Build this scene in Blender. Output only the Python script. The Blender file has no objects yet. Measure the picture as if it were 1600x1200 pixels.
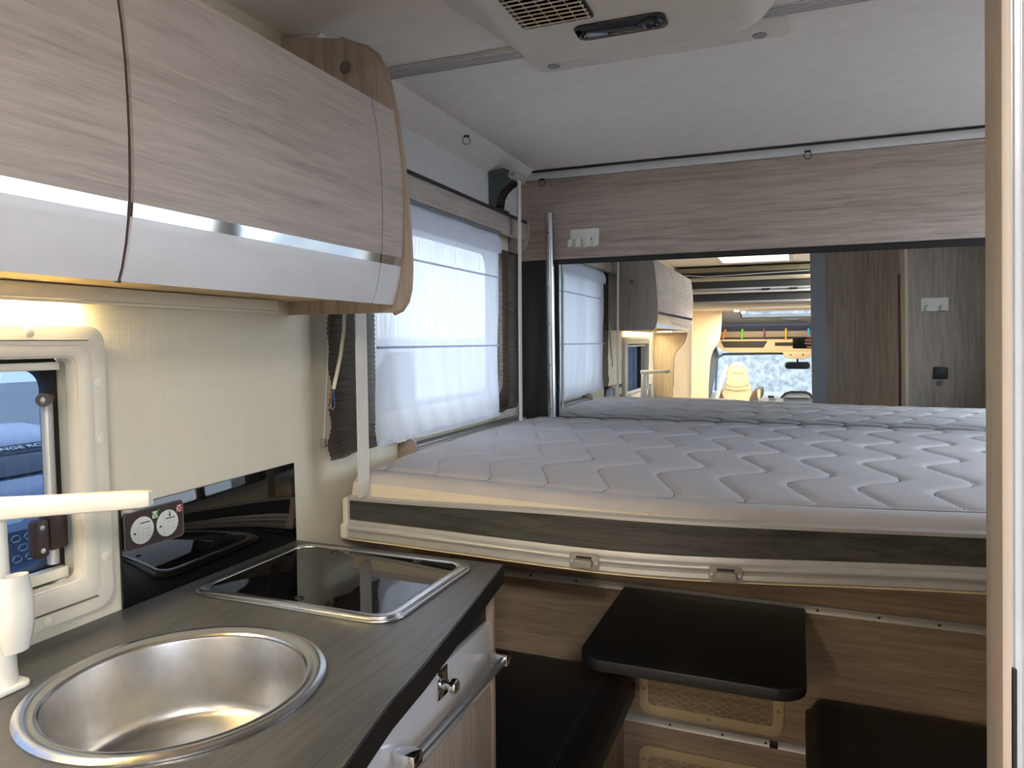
import bpy, bmesh, math, random
from mathutils import Vector, Matrix
random.seed(7)
sc = bpy.context.scene
COL = sc.collection
PI = math.pi

# ------------------------------------------------------------------ camera
YAW, PIT, ROL = math.radians(21.74), math.radians(3.37), math.radians(-.39)
_f = Vector((-math.sin(YAW)*math.cos(PIT), math.cos(YAW)*math.cos(PIT), -math.sin(PIT)))
_r = Vector((math.cos(YAW), math.sin(YAW), 0)); _u = _r.cross(_f)
_r2 = math.cos(ROL)*_r + math.sin(ROL)*_u; _u2 = -math.sin(ROL)*_r + math.cos(ROL)*_u
CAMPOS = Vector((0, 0, 1.36))
CAMROT = Matrix((_r2, _u2, -_f)).transposed()
cd = bpy.data.cameras.new('camera'); cam = bpy.data.objects.new('camera', cd); COL.objects.link(cam)
cd.sensor_width = 36; cd.lens = 36*1115.1/1600; cd.clip_start = .008; cd.clip_end = 200
cam.matrix_world = Matrix.Translation(CAMPOS) @ CAMROT.to_4x4()
sc.camera = cam

# ------------------------------------------------------------------ world: bright overcast sky
w = bpy.data.worlds.new('overcast_sky'); sc.world = w; w.use_nodes = True
nt = w.node_tree; nt.nodes.clear()
_o = nt.nodes.new('ShaderNodeOutputWorld'); _b = nt.nodes.new('ShaderNodeBackground')
_tc = nt.nodes.new('ShaderNodeTexCoord'); _sx = nt.nodes.new('ShaderNodeSeparateXYZ'); _rp = nt.nodes.new('ShaderNodeValToRGB')
nt.links.new(_tc.outputs['Generated'], _sx.inputs[0]); nt.links.new(_sx.outputs['Z'], _rp.inputs[0])
_rp.color_ramp.elements[0].color = (.82, .89, 1, 1); _rp.color_ramp.elements[1].color = (.92, .95, 1, 1)
nt.links.new(_rp.outputs[0], _b.inputs[0]); nt.links.new(_b.outputs[0], _o.inputs[0])
_b.inputs[1].default_value = 1.5

# view
sc.view_settings.view_transform = 'Standard'; sc.view_settings.look = 'None'
sc.view_settings.gamma = 1; sc.view_settings.use_curve_mapping = False
sc.view_settings.exposure = 2.1
sc.cycles.diffuse_bounces = 6; sc.cycles.transparent_max_bounces = 16
sc.cycles.sample_clamp_indirect = 6; sc.cycles.caustics_reflective = False; sc.cycles.caustics_refractive = False

# ------------------------------------------------------------------ colour + materials
def lin(c):
    return tuple(((v/12.92) if v <= .04045 else ((v+.055)/1.055)**2.4) for v in (x/255 for x in c)) + (1,)
MATS = {}
def mat(name, rgb, rough=.5, metal=0, bump=0, bscale=200, spec=.5, coat=0, trans=0, var=0, vscale=20):
    m = bpy.data.materials.new(name); m.use_nodes = True; MATS[name] = m
    n = m.node_tree; b = n.nodes['Principled BSDF']
    b.inputs['Base Color'].default_value = lin(rgb); b.inputs['Roughness'].default_value = rough
    b.inputs['Metallic'].default_value = metal; b.inputs['Specular IOR Level'].default_value = spec
    b.inputs['Coat Weight'].default_value = coat; b.inputs['Coat Roughness'].default_value = .05
    b.inputs['Transmission Weight'].default_value = trans
    tc = n.nodes.new('ShaderNodeTexCoord')
    nz = n.nodes.new('ShaderNodeTexNoise'); nz.inputs['Scale'].default_value = vscale; nz.inputs['Detail'].default_value = 4
    n.links.new(tc.outputs['Object'], nz.inputs['Vector'])
    v = var or .03
    rp = n.nodes.new('ShaderNodeValToRGB'); c = lin(rgb)
    rp.color_ramp.elements[0].position = .3; rp.color_ramp.elements[1].position = .7
    rp.color_ramp.elements[0].color = tuple(x*(1-v) for x in c[:3])+(1,)
    rp.color_ramp.elements[1].color = tuple(min(1, x*(1+v)) for x in c[:3])+(1,)
    n.links.new(nz.outputs['Fac'], rp.inputs[0]); n.links.new(rp.outputs[0], b.inputs['Base Color'])
    if bump:
        n2 = n.nodes.new('ShaderNodeTexNoise'); n2.inputs['Scale'].default_value = bscale; n2.inputs['Detail'].default_value = 2
        n.links.new(tc.outputs['Object'], n2.inputs['Vector'])
        bp = n.nodes.new('ShaderNodeBump'); bp.inputs['Strength'].default_value = bump; bp.inputs['Distance'].default_value = .002
        n.links.new(n2.outputs['Fac'], bp.inputs['Height']); n.links.new(bp.outputs[0], b.inputs['Normal'])
    return m
def wood(name, dark, light, axis, rough=.55, freq=60, stretch=.05, bump=.12):
    m = mat(name, light, rough); n = m.node_tree; b = n.nodes['Principled BSDF']
    tc = n.nodes.new('ShaderNodeTexCoord'); mp = n.nodes.new('ShaderNodeMapping')
    s = [1, 1, 1]; s[axis] = stretch; mp.inputs['Scale'].default_value = s
    n.links.new(tc.outputs['Object'], mp.inputs[0])
    wv = n.nodes.new('ShaderNodeTexNoise'); wv.inputs['Scale'].default_value = 7; wv.inputs['Detail'].default_value = 3
    n.links.new(mp.outputs[0], wv.inputs['Vector'])
    n1 = n.nodes.new('ShaderNodeTexNoise'); n1.inputs['Scale'].default_value = freq; n1.inputs['Detail'].default_value = 8
    n1.inputs['Roughness'].default_value = .65; n1.inputs['Distortion'].default_value = .6
    n.links.new(mp.outputs[0], n1.inputs['Vector'])
    n2 = n.nodes.new('ShaderNodeTexNoise'); n2.inputs['Scale'].default_value = freq*5; n2.inputs['Detail'].default_value = 3
    n.links.new(mp.outputs[0], n2.inputs['Vector'])
    a = n.nodes.new('ShaderNodeMath'); a.operation = 'MULTIPLY_ADD'; a.inputs[1].default_value = .35
    n.links.new(n2.outputs['Fac'], a.inputs[0]); n.links.new(n1.outputs['Fac'], a.inputs[2])
    a2 = n.nodes.new('ShaderNodeMath'); a2.operation = 'MULTIPLY_ADD'; a2.inputs[1].default_value = .45
    n.links.new(wv.outputs['Fac'], a2.inputs[0]); n.links.new(a.outputs[0], a2.inputs[2])
    rp = n.nodes.new('ShaderNodeValToRGB'); rp.color_ramp.elements[0].position = .66; rp.color_ramp.elements[1].position = 1.08 if False else 1.0
    rp.color_ramp.elements[0].color = lin(dark); rp.color_ramp.elements[1].color = lin(light)
    n.links.new(a2.outputs[0], rp.inputs[0]); n.links.new(rp.outputs[0], b.inputs['Base Color'])
    bp = n.nodes.new('ShaderNodeBump'); bp.inputs['Strength'].default_value = bump; bp.inputs['Distance'].default_value = .001
    n.links.new(n1.outputs['Fac'], bp.inputs['Height']); n.links.new(bp.outputs[0], b.inputs['Normal'])
    return m
def linen(name, rgb, ax1, ax2, s=.5):
    m = mat(name, rgb, .8); n = m.node_tree; b = n.nodes['Principled BSDF']
    tc = n.nodes.new('ShaderNodeTexCoord'); outs = []
    for a in (ax1, ax2):
        mp = n.nodes.new('ShaderNodeMapping'); sc_ = [1, 1, 1]; sc_[a] = .035; mp.inputs['Scale'].default_value = sc_
        n.links.new(tc.outputs['Object'], mp.inputs[0])
        nz = n.nodes.new('ShaderNodeTexNoise'); nz.inputs['Scale'].default_value = 330; nz.inputs['Detail'].default_value = 3
        n.links.new(mp.outputs[0], nz.inputs['Vector']); outs.append(nz)
    a = n.nodes.new('ShaderNodeMath'); a.operation = 'ADD'
    n.links.new(outs[0].outputs['Fac'], a.inputs[0]); n.links.new(outs[1].outputs['Fac'], a.inputs[1])
    bp = n.nodes.new('ShaderNodeBump'); bp.inputs['Strength'].default_value = s; bp.inputs['Distance'].default_value = .0012
    n.links.new(a.outputs[0], bp.inputs['Height']); n.links.new(bp.outputs[0], b.inputs['Normal'])
    rp = n.nodes.new('ShaderNodeValToRGB'); c = lin(rgb)
    rp.color_ramp.elements[0].position = .35; rp.color_ramp.elements[1].position = .7
    mu = n.nodes.new('ShaderNodeMath'); mu.operation = 'MULTIPLY'; mu.inputs[1].default_value = .5
    n.links.new(a.outputs[0], mu.inputs[0]); n.links.new(mu.outputs[0], rp.inputs[0])
    rp.color_ramp.elements[0].color = tuple(x*.93 for x in c[:3])+(1,); rp.color_ramp.elements[1].color = c
    n.links.new(rp.outputs[0], b.inputs['Base Color'])
    return m
def emit(name, rgb, strength):
    m = bpy.data.materials.new(name); m.use_nodes = True; n = m.node_tree; b = n.nodes['Principled BSDF']
    b.inputs['Base Color'].default_value = lin(rgb); b.inputs['Emission Color'].default_value = lin(rgb)
    b.inputs['Emission Strength'].default_value = strength; MATS[name] = m; return m
def pane_mat(name, tint, gloss=.08, rough=.0):
    m = bpy.data.materials.new(name); m.use_nodes = True; n = m.node_tree; n.nodes.clear(); MATS[name] = m
    o = n.nodes.new('ShaderNodeOutputMaterial'); mx = n.nodes.new('ShaderNodeMixShader'); fr = n.nodes.new('ShaderNodeLayerWeight'); pw = n.nodes.new('ShaderNodeMath'); pw.operation = 'POWER'; pw.inputs[1].default_value = 4; ml = n.nodes.new('ShaderNodeMath'); ml.operation = 'MULTIPLY_ADD'; ml.inputs[1].default_value = .5; ml.inputs[2].default_value = .035
    t = n.nodes.new('ShaderNodeBsdfTransparent'); g = n.nodes.new('ShaderNodeBsdfGlossy')
    t.inputs[0].default_value = tint; g.inputs['Roughness'].default_value = rough; fr.inputs[0].default_value = .5; n.links.new(fr.outputs['Facing'], pw.inputs[0]); n.links.new(pw.outputs[0], ml.inputs[0])
    n.links.new(ml.outputs[0], mx.inputs[0]); n.links.new(t.outputs[0], mx.inputs[1]); n.links.new(g.outputs[0], mx.inputs[2])
    n.links.new(mx.outputs[0], o.inputs[0]); return m
def sheer_mat(name, rgb, transp, weave_axis=2, transl=.6):
    m = bpy.data.materials.new(name); m.use_nodes = True; n = m.node_tree; n.nodes.clear(); MATS[name] = m
    o = n.nodes.new('ShaderNodeOutputMaterial'); d = n.nodes.new('ShaderNodeBsdfDiffuse'); tl = n.nodes.new('ShaderNodeBsdfTranslucent')
    t = n.nodes.new('ShaderNodeBsdfTransparent'); m1 = n.nodes.new('ShaderNodeMixShader'); m2 = n.nodes.new('ShaderNodeMixShader')
    c = lin(rgb); d.inputs[0].default_value = c; tl.inputs[0].default_value = c
    m1.inputs[0].default_value = transl; n.links.new(d.outputs[0], m1.inputs[1]); n.links.new(tl.outputs[0], m1.inputs[2])
    tc = n.nodes.new('ShaderNodeTexCoord'); mp = n.nodes.new('ShaderNodeMapping'); s = [1, 1, 1]; s[weave_axis] = .05
    mp.inputs['Scale'].default_value = s; nz = n.nodes.new('ShaderNodeTexNoise'); nz.inputs['Scale'].default_value = 220
    n.links.new(tc.outputs['Object'], mp.inputs[0]); n.links.new(mp.outputs[0], nz.inputs['Vector'])
    a = n.nodes.new('ShaderNodeMath'); a.operation = 'MULTIPLY_ADD'; a.inputs[1].default_value = .24; a.inputs[2].default_value = transp-.12
    n.links.new(nz.outputs['Fac'], a.inputs[0]); n.links.new(a.outputs[0], m2.inputs[0])
    n.links.new(m1.outputs[0], m2.inputs[1]); n.links.new(t.outputs[0], m2.inputs[2]); n.links.new(m2.outputs[0], o.inputs[0])
    return m

W_CAB = wood('greyed_oak_lengthwise', (160, 149, 142), (190, 180, 173), 1, freq=75)
W_X = wood('greyed_oak_crosswise', (154, 138, 127), (196, 181, 169), 0, freq=75)
W_Z = wood('greyed_oak_upright', (142, 129, 119), (184, 171, 159), 2)
W_PALE = wood('pale_oak_upright', (196, 178, 154), (224, 208, 186), 2)
W_WARM = wood('warm_oak_crosswise', (134, 116, 99), (180, 160, 140), 0)
W_EDGE = mat('oak_edge_band', (168, 150, 137), .5)
W_LIP = wood('pale_oak_lip', (200, 170, 120), (226, 200, 152), 0)
W_BED = wood('black_wood_grain', (30, 31, 32), (74, 74, 72), 0, .5, 70, .03)
BROWN = mat('brown_edge', (92, 70, 60), .5)
WHITE_GLOSS = mat('white_gloss_laminate', (226, 228, 234), .12, coat=.6)
CHROME = mat('chrome', (225, 228, 232), .06, 1)
STEEL = mat('brushed_steel', (196, 196, 196), .33, 1, var=.06, vscale=60, bump=.03, bscale=400)
STEEL_RIM = mat('polished_steel', (204, 204, 204), .24, 1)
ALU = mat('satin_aluminium', (200, 201, 202), .38, .45)
ALU_GREY = mat('grey_aluminium', (150, 152, 155), .38, .7)
LINEN = linen('cream_linen_wall', (232, 224, 202), 1, 2)
CREAM = mat('cream_panel', (226, 212, 190), .55)
CREAM_PLASTIC = mat('cream_plastic', (236, 230, 212), .35)
WHITE_PLASTIC = mat('white_plastic', (238, 236, 228), .3)
GREY_PLASTIC = mat('grey_plastic', (150, 147, 140), .45)
AC_PLASTIC = mat('ivory_plastic', (222, 216, 206), .4, bump=.1, bscale=500)
CEIL = mat('ceiling_lining', (236, 230, 223), .85, bump=.25, bscale=900)
CEIL_W = mat('white_lining', (222, 222, 222), .8, bump=.1, bscale=700)
BLACK = mat('black_plastic', (24, 24, 25), .4)
BLACK_GLASS = mat('black_glass', (6, 6, 8), .03, coat=0, spec=.55)
BLACK_PANEL = mat('black_satin_panel', (38, 37, 38), .5)
RUBBER = mat('rubber_seal', (30, 28, 30), .6)
DARKBROWN = mat('dark_brown_plastic', (58, 44, 40), .45)
WORKTOP = wood('dark_grey_worktop', (62, 63, 64), (87, 87, 87), 1, .36, 90, .06, .06)
TABLE_BLACK = mat('black_table_laminate', (33, 35, 39), .42, bump=.06, bscale=300)
LEATHER = mat('black_leatherette', (30, 32, 36), .48, bump=.15, bscale=350)
FABRIC = mat('mattress_ticking', (196, 193, 196), .9, bump=.25, bscale=900)
FABRIC_SIDE = mat('mattress_border', (226, 216, 198), .9, bump=.25, bscale=900)
THREAD = mat('grey_thread', (92, 90, 96), .8)
STRAP = mat('white_webbing', (222, 218, 210), .8, bump=.2, bscale=600)
STEELGREEN = mat('galvanised_green_grey', (92, 104, 100), .5, .4)
MIRROR = mat('mirror_silver', (226, 228, 228), .0, 1, var=.001)
SHEER = sheer_mat('white_sheer', (226, 230, 240), .085, 2, .25)
MESHBROWN = sheer_mat('brown_pleated_gauze', (66, 56, 50), .16, 1, .35)
GLASS = pane_mat('clear_glass', (.93, .97, 1, 1))
ACRYLIC = pane_mat('blue_tinted_acrylic', (.32, .38, .47, 1))
RED = mat('red_print', (200, 40, 34), .5); GREEN = mat('green_print', (60, 160, 60), .5)
PRINT_WHITE = mat('white_print', (226, 226, 218), .5); PRINT_BLACK = mat('black_print', (22, 20, 20), .5); PRINT_GREY = mat('grey_print', (196, 198, 190), .5)
NETM = mat('beige_cord', (206, 188, 156), .7); BEIGE = mat('beige_plastic', (206, 186, 150), .5)
TAUPE = mat('taupe_trim', (120, 108, 98), .5)
WIRE_BLUE = mat('blue_wire', (40, 80, 170), .4); WIRE_BROWN = mat('brown_wire', (150, 92, 40), .4); COPPER = mat('tinned_copper', (210, 190, 160), .3, .8)

# ------------------------------------------------------------------ mesh helpers
OFF = {}
class M:
    def __init__(s): s.v = []; s.f = []; s.uv = None
    def add(s, vs, fs):
        b = len(s.v); s.v += [tuple(p) for p in vs]; s.f += [tuple(b+i for i in q) for q in fs]; return s
    def box(s, x0, x1, y0, y1, z0, z1):
        return s.add([(x0,y0,z0),(x1,y0,z0),(x1,y1,z0),(x0,y1,z0),(x0,y0,z1),(x1,y0,z1),(x1,y1,z1),(x0,y1,z1)],
                     [(0,3,2,1),(4,5,6,7),(0,1,5,4),(1,2,6,5),(2,3,7,6),(3,0,4,7)])
    def obox(s, c, h, rot):
        vs = [Vector(c)+rot@Vector((sx*h[0], sy*h[1], sz*h[2])) for sz in (-1,1) for sx, sy in ((-1,-1),(1,-1),(1,1),(-1,1))]
        return s.add(vs, [(0,3,2,1),(4,5,6,7),(0,1,5,4),(1,2,6,5),(2,3,7,6),(3,0,4,7)])
    def prism(s, poly, ax, a, b):
        def P(p, t):
            return (t, p[0], p[1]) if ax == 0 else (p[0], t, p[1]) if ax == 1 else (p[0], p[1], t)
        n = len(poly)
        vs = [P(p, a) for p in poly] + [P(p, b) for p in poly]
        fs = [tuple(range(n)), tuple(range(2*n-1, n-1, -1))] + [(i, (i+1) % n, n+(i+1) % n, n+i) for i in range(n)]
        return s.add(vs, fs)
    def ring(s, outer, inner, ax, a, b):          # frame between two outlines with the same number of points
        def P(p, t):
            return (t, p[0], p[1]) if ax == 0 else (p[0], t, p[1]) if ax == 1 else (p[0], p[1], t)
        n = len(outer); vs = [P(p, a) for p in outer]+[P(p, a) for p in inner]+[P(p, b) for p in outer]+[P(p, b) for p in inner]; fs = []
        for i in range(n):
            j = (i+1) % n
            fs += [(i, j, n+j, n+i), (2*n+i, 3*n+i, 3*n+j, 2*n+j), (i, 2*n+i, 2*n+j, j), (n+i, n+j, 3*n+j, 3*n+i)]
        return s.add(vs, fs)
    def tube(s, pts, r, n=8, closed=False, caps=True):
        pts = [Vector(p) for p in pts]; k = len(pts); rs = r if isinstance(r, (list, tuple)) else [r]*k
        t0 = None; rings = []
        for i, p in enumerate(pts):
            a = pts[i-1] if (i > 0 or closed) else p; b = pts[(i+1) % k] if (i < k-1 or closed) else p
            t = (b-a).normalized()
            if t0 is None:
                u = t.orthogonal().normalized()
            else:
                u = (u - t*u.dot(t)); u = u.normalized() if u.length > 1e-6 else t.orthogonal().normalized()
            t0 = t; v = t.cross(u)
            rings.append([p+rs[i]*(math.cos(2*PI*q/n)*u+math.sin(2*PI*q/n)*v) for q in range(n)])
        vs = [q for R in rings for q in R]; fs = []
        for i in range(k if closed else k-1):
            j = (i+1) % k
            fs += [(i*n+q, i*n+(q+1) % n, j*n+(q+1) % n, j*n+q) for q in range(n)]
        if not closed and caps: fs += [tuple(range(n-1, -1, -1)), tuple((k-1)*n+q for q in range(n))]
        return s.add(vs, fs)
    def lathe(s, prof, c, n=32, ax=2, sx=1, sy=1, cap=True, loop=False):
        if loop: prof = list(prof)+[prof[0]]; cap = False
        vs = []; fs = []; k = len(prof)
        for i in range(n):
            a = 2*PI*i/n
            for r, h in prof:
                p = (r*math.cos(a)*sx, r*math.sin(a)*sy, h)
                p = p if ax == 2 else (p[2], p[0], p[1]) if ax == 0 else (p[0], p[2], p[1])
                vs.append((c[0]+p[0], c[1]+p[1], c[2]+p[2]))
        for i in range(n):
            j = (i+1) % n
            for q in range(k-1): fs.append((i*k+q, j*k+q, j*k+q+1, i*k+q+1))
        if cap and prof[0][0] > 1e-6: fs.append(tuple(i*k for i in range(n-1, -1, -1)))
        if cap and prof[-1][0] > 1e-6: fs.append(tuple(i*k+k-1 for i in range(n)))
        return s.add(vs, fs)
    def grid(s, fn, nu, nv):
        vs = [fn(i/nu, j/nv) for i in range(nu+1) for j in range(nv+1)]
        return s.add(vs, [(i*(nv+1)+j, (i+1)*(nv+1)+j, (i+1)*(nv+1)+j+1, i*(nv+1)+j+1) for i in range(nu) for j in range(nv)])
    def strip(s, curve, ax_a, ax_b, thick):       # sheet following an (x,z) curve, from y=a to y=b, with thickness towards -normal
        n = len(curve); inn = []
        for i, (x, z) in enumerate(curve):
            x0, z0 = curve[max(0, i-1)]; x1, z1 = curve[min(n-1, i+1)]
            t = Vector((x1-x0, z1-z0)).normalized(); inn.append((x-t.y*thick, z+t.x*thick))
        return s.prism(list(curve)+inn[::-1], 1, ax_a, ax_b)
    def build(s, name, m, parent=None, bevel=0, seg=2, smooth=40, loc=None, weld=False):
        off = OFF[parent.name] if parent is not None else Vector(loc) if loc is not None else Vector((0, 0, 0))
        me = bpy.data.meshes.new(name)
        me.from_pydata([tuple(Vector(p)-off) for p in s.v], [], s.f)
        bm = bmesh.new(); bm.from_mesh(me)
        bmesh.ops.remove_doubles(bm, verts=bm.verts, dist=1e-6)
        bmesh.ops.recalc_face_normals(bm, faces=bm.faces)
        if bevel:
            es = [e for e in bm.edges if len(e.link_faces) == 2 and e.calc_face_angle(0) > .6]
            bmesh.ops.bevel(bm, geom=es, offset=bevel, segments=seg, profile=.5, affect='EDGES', clamp_overlap=True)
        bm.to_mesh(me); bm.free()
        for p in me.polygons: p.use_smooth = True
        me.set_sharp_from_angle(angle=math.radians(smooth))
        me.materials.append(m)
        o = bpy.data.objects.new(name, me); COL.objects.link(o)
        OFF[o.name] = off
        if parent is not None: o.parent = parent
        elif loc is not None: o.location = loc
        return o
def thing(name, label, cat, loc, group=None, kind=None):
    o = bpy.data.objects.new(name, None); COL.objects.link(o); o.location = loc; o.empty_display_size = .05
    OFF[o.name] = Vector(loc); return tag(o, label, cat, group, kind)
def tag(o, label=None, cat=None, group=None, kind=None):
    if label: o['label'] = label
    if cat: o['category'] = cat
    if group: o['group'] = group
    if kind: o['kind'] = kind
    return o
def box(*a): return M().box(*a)
def dup(src, parent, d=(0, 0, 0), name=None):     # a copy of a part (shares its mesh), moved by d
    c = src.copy(); COL.objects.link(c); c.parent = parent; c.location = src.location + Vector(d); OFF[c.name] = OFF[src.name]; return c
def rrect(x0, x1, y0, y1, r, n=6):
    p = []
    for cx, cy, a0 in ((x1-r, y1-r, 0), (x0+r, y1-r, 90), (x0+r, y0+r, 180), (x1-r, y0+r, 270)):
        for i in range(n+1):
            a = math.radians(a0+90*i/n); p.append((cx+r*math.cos(a), cy+r*math.sin(a)))
    return p
def screw(parent, c, r=.004, ax=1, h=.002, m=None, name='screw'):
    return M().lathe([(0, 0), (r, 0), (r*.9, h*.6), (r*.5, h), (0, h)] if h > 0 else [(0, 0), (r, 0), (r*.9, h*.6), (r*.5, h), (0, h)], c, 10, ax).build(name, m or BLACK, parent)
def text_mesh(body, size, depth=.001):
    cu = bpy.data.curves.new('lettering', 'FONT'); cu.body = body; cu.size = size; cu.extrude = depth; cu.align_x = 'CENTER'; cu.align_y = 'CENTER'
    t = bpy.data.objects.new('lettering', cu); COL.objects.link(t)
    me = bpy.data.meshes.new_from_object(t.evaluated_get(bpy.context.evaluated_depsgraph_get()))
    bpy.data.objects.remove(t); return me

# ================================================================== SETTING
XL, XR, YR, ZC = -1.05, 1.05, 2.70, 2.03
S = 'structure'
def wall_with_holes(name, x0, x1, ya, yb, z0, z1, holes, m, lab):
    mb = M(); ys = ya
    for (a, b, c, d) in holes:                      # sorted by y
        mb.box(x0, x1, ys, a, z0, z1); mb.box(x0, x1, a, b, z0, c); mb.box(x0, x1, a, b, d, z1); ys = b
    mb.box(x0, x1, ys, yb, z0, z1)
    return tag(mb.build(name, m), lab, 'wall', kind=S)
wall_with_holes('wall_left', XL-.04, XL, -2.0, YR+.04, -.02, 2.07,
                [(.04, .782, .985, 1.352), (1.60, 2.56, 1.13, 1.74)], LINEN, 'cream linen-textured side wall above the kitchen worktop')
wall_with_holes('wall_right', XR, XR+.04, -2.0, YR+.04, -.02, 2.07, [(-1.35, -.15, .12, 1.97), (1.50, 2.62, 1.12, 1.86)], CREAM, 'cream side wall opposite the kitchen with added openings that let in fill daylight')  # open entrance and rear opening added out of view to bring in daylight
# ceiling with two roof openings
mb = M()
mb.box(-1.05, 1.05, -.5, 2.74, ZC, ZC+.04); mb.box(-1.05, -.60, -1.0, -.5, ZC, ZC+.04); mb.box(-.06, 1.05, -1.0, -.5, ZC, ZC+.04); mb.box(-1.05, 1.05, -2.0, -1.0, ZC, ZC+.04)
tag(mb.build('ceiling', CEIL), 'grey-beige fabric ceiling lining over the bed and kitchen', 'ceiling', kind=S)
tag(M().prism([(XL, 1.968), (XL+.085, 2.03), (XL, 2.03)], 1, 1.32, YR).build('trim_1', CEIL), 'narrow sloping ceiling cove above the white upper wall', 'trim', kind=S)
tag(box(XL, XL+.006, 1.32, YR, 1.80, 1.97).build('trim_2', CEIL_W), 'white upper wall strip above the wooden window valance', 'trim', kind=S)
tag(box(-1.05, 1.05, -3.2, 2.74, -.04, 0).build('floor', mat('vinyl_floor', (120, 104, 88), .5)), 'brown vinyl floor under the dinette', 'floor', kind=S)
# rear wall: black panel, wooden board, pelmet strip
wr = tag(box(-1.05, 1.05, YR, YR+.04, 0, 2.03).build('wall_rear', BLACK_PANEL), 'black rear wall around the wide mirror', 'wall', kind=S)
tag(box(-1.045, 1.05, YR-.016, YR, 1.682, 1.992).build('trim_3', W_X, bevel=.002), 'wide greyed-oak board above the mirror', 'trim', kind=S)
tag(M().box(-1.0, 1.05, YR-.022, YR, 1.994, 2.026).build('trim_4', CEIL_W, bevel=.002), 'pale pelmet strip between oak board and ceiling', 'trim', kind=S)
tag(M().tube([(-.98, YR-.03, 2.024), (1.04, YR-.03, 2.024)], .004, 6).build('tension_cable', BLACK), 'thin dark cable running along the ceiling above the oak board', 'cable')
mir = M().prism([(-.872, 1.02), (1.04, 1.02), (1.04, 1.655), (-.872, 1.662)], 1, YR-.006, YR-.0005).build('wall_mirror', MIRROR)
tag(mir, 'wide rectangular mirror on the rear wall behind the mattress', 'mirror')
# dinette (garage) wall under the bed
wd = tag(box(-1.05, 1.05, 1.95, 1.975, 0, .89).build('wall_dinette', W_WARM), 'oak-veneer wall behind the dinette table', 'wall', kind=S)
tag(box(-1.05, 1.05, 1.932, 1.9495, .715, .845).build('trim_5', W_WARM, bevel=.002), 'raised oak board under the bed above the upper rail', 'trim', kind=S)

tag(M().prism([(XL, .86), (-.985, .86), (-.975, .83), (-.975, .60), (XL, .60)], 1, 1.70, 1.932).build('trim_7', CREAM, bevel=.004), 'cream side ledge between worktop end and dinette wall under the bed', 'trim', kind=S)
# ================================================================== OVERHEAD CABINET
oc = thing('overhead_cabinet', 'long curved oak overhead cabinet with white gloss lower band', 'cabinet', (-.9, .5, 1.44))
front = [(-.778, 1.438), (-.771, 1.455), (-.763, 1.484), (-.757, 1.516), (-.7545, 1.533), (-.7525, 1.565), (-.751, 1.61), (-.7515, 1.655), (-.753, 1.70), (-.757, 1.745), (-.7625, 1.785), (-.771, 1.832)]
i_w, i_c = 3, 4
endc = [(-1.049, 2.026), (-.90, 1.996), (-.862, 1.979), (-.835, 1.968), (-.812, 1.95), (-.795, 1.922), (-.783, 1.885), (-.770, 1.83), (-.756, 1.735), (-.747, 1.645), (-.742, 1.56), (-.741, 1.51), (-.744, 1.47), (-.751, 1.445), (-.763, 1.43), (-.782, 1.423), (-1.049, 1.423)]
ep = M().prism(endc, 1, 1.292, 1.306).build('end_panel', W_Z, oc, smooth=30)
eb = M()
eb.tube([(x, 1.299, z) for x, z in endc[1:16]], .0065, 8); eb.build('edge_band', W_EDGE, ep)
M().lathe([(0, 0), (.014, 0), (.013, -.0015), (0, -.002)], (-.885, 1.2915, 1.935), 20, 1).build('cover_cap', TAUPE, ep)
M().lathe([(0, 0), (.014, 0), (.013, .0015), (0, .002)], (-.885, 1.3065, 1.70), 20, 1).build('cover_cap', TAUPE, ep)
box(XL+.001, -.80, -.30, 1.292, 1.452, 1.466).build('bottom_board', W_LIP, oc)
M().prism([(XL+.001, 1.818), (-.785, 1.818), (-.785, 1.83), (XL+.001, 1.83)], 1, -.30, 1.292).build('top_board', W_CAB, oc)
M().strip([(x-.024, z) for x, z in front[1:-1]], -.30, 1.292, .006).build('carcass_front', BROWN, oc)
box(-1.03, -.80, -.30, -.286, 1.44, 1.83).build('side_panel', W_Z, oc)
def cab_door(y0, y1, nm):
    d = M().strip(front[i_c:], y0, y1, .018).build(nm, W_CAB, oc, smooth=25)
    M().strip(front[:i_w+1], y0, y1, .018).build('white_band', WHITE_GLOSS, d, smooth=25)
    M().strip([(front[i_w][0]-.0008, front[i_w][1]), (front[i_c][0]-.0008, front[i_c][1])], y0, y1, .012).build('chrome_strip', CHROME, d)
    M().tube([(x-.009, y0-.0012, z) for x, z in front], .0045, 6).build('edge_band', BROWN, d)
    return d
cab_door(1.213, 1.2905, 'fixed_end_strip'); cab_door(.650, 1.2095, 'door'); cab_door(.083, .642, 'door'); cab_door(-.30, .075, 'door')
# lamp under the cabinet
ul = thing('under_cabinet_lamp', 'long cream light bar under the overhead cabinet', 'lamp', (-1.03, .6, 1.43))
box(XL+.001, XL+.032, -.25, 1.225, 1.428, 1.451).build('housing', CREAM_PLASTIC, ul, bevel=.003)
box(XL+.014, XL+.024, -.20, .78, 1.4262, 1.4278).build('diffuser', emit('warm_led', (255, 230, 172), 42), ul)
box(XL+.028, XL+.032, -.25, 1.225, 1.423, 1.428).build('front_lip', CREAM_PLASTIC, ul)
cl_ = thing('fill_lamp', 'added white fill lamp over the aisle, unseen behind the oak partition', 'lamp', (.55, -.95, ZC))  # made-up lamp out of view, added to brighten the interior
M().prism(rrect(.27, .83, -1.10, -.80, .03), 2, ZC-.02, ZC).build('housing', WHITE_PLASTIC, cl_, bevel=.003)
M().prism(rrect(.29, .81, -1.08, -.82, .02), 2, ZC-.024, ZC-.0205).build('diffuser', emit('fill_diffuser', (255, 248, 238), 30), cl_)
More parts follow.
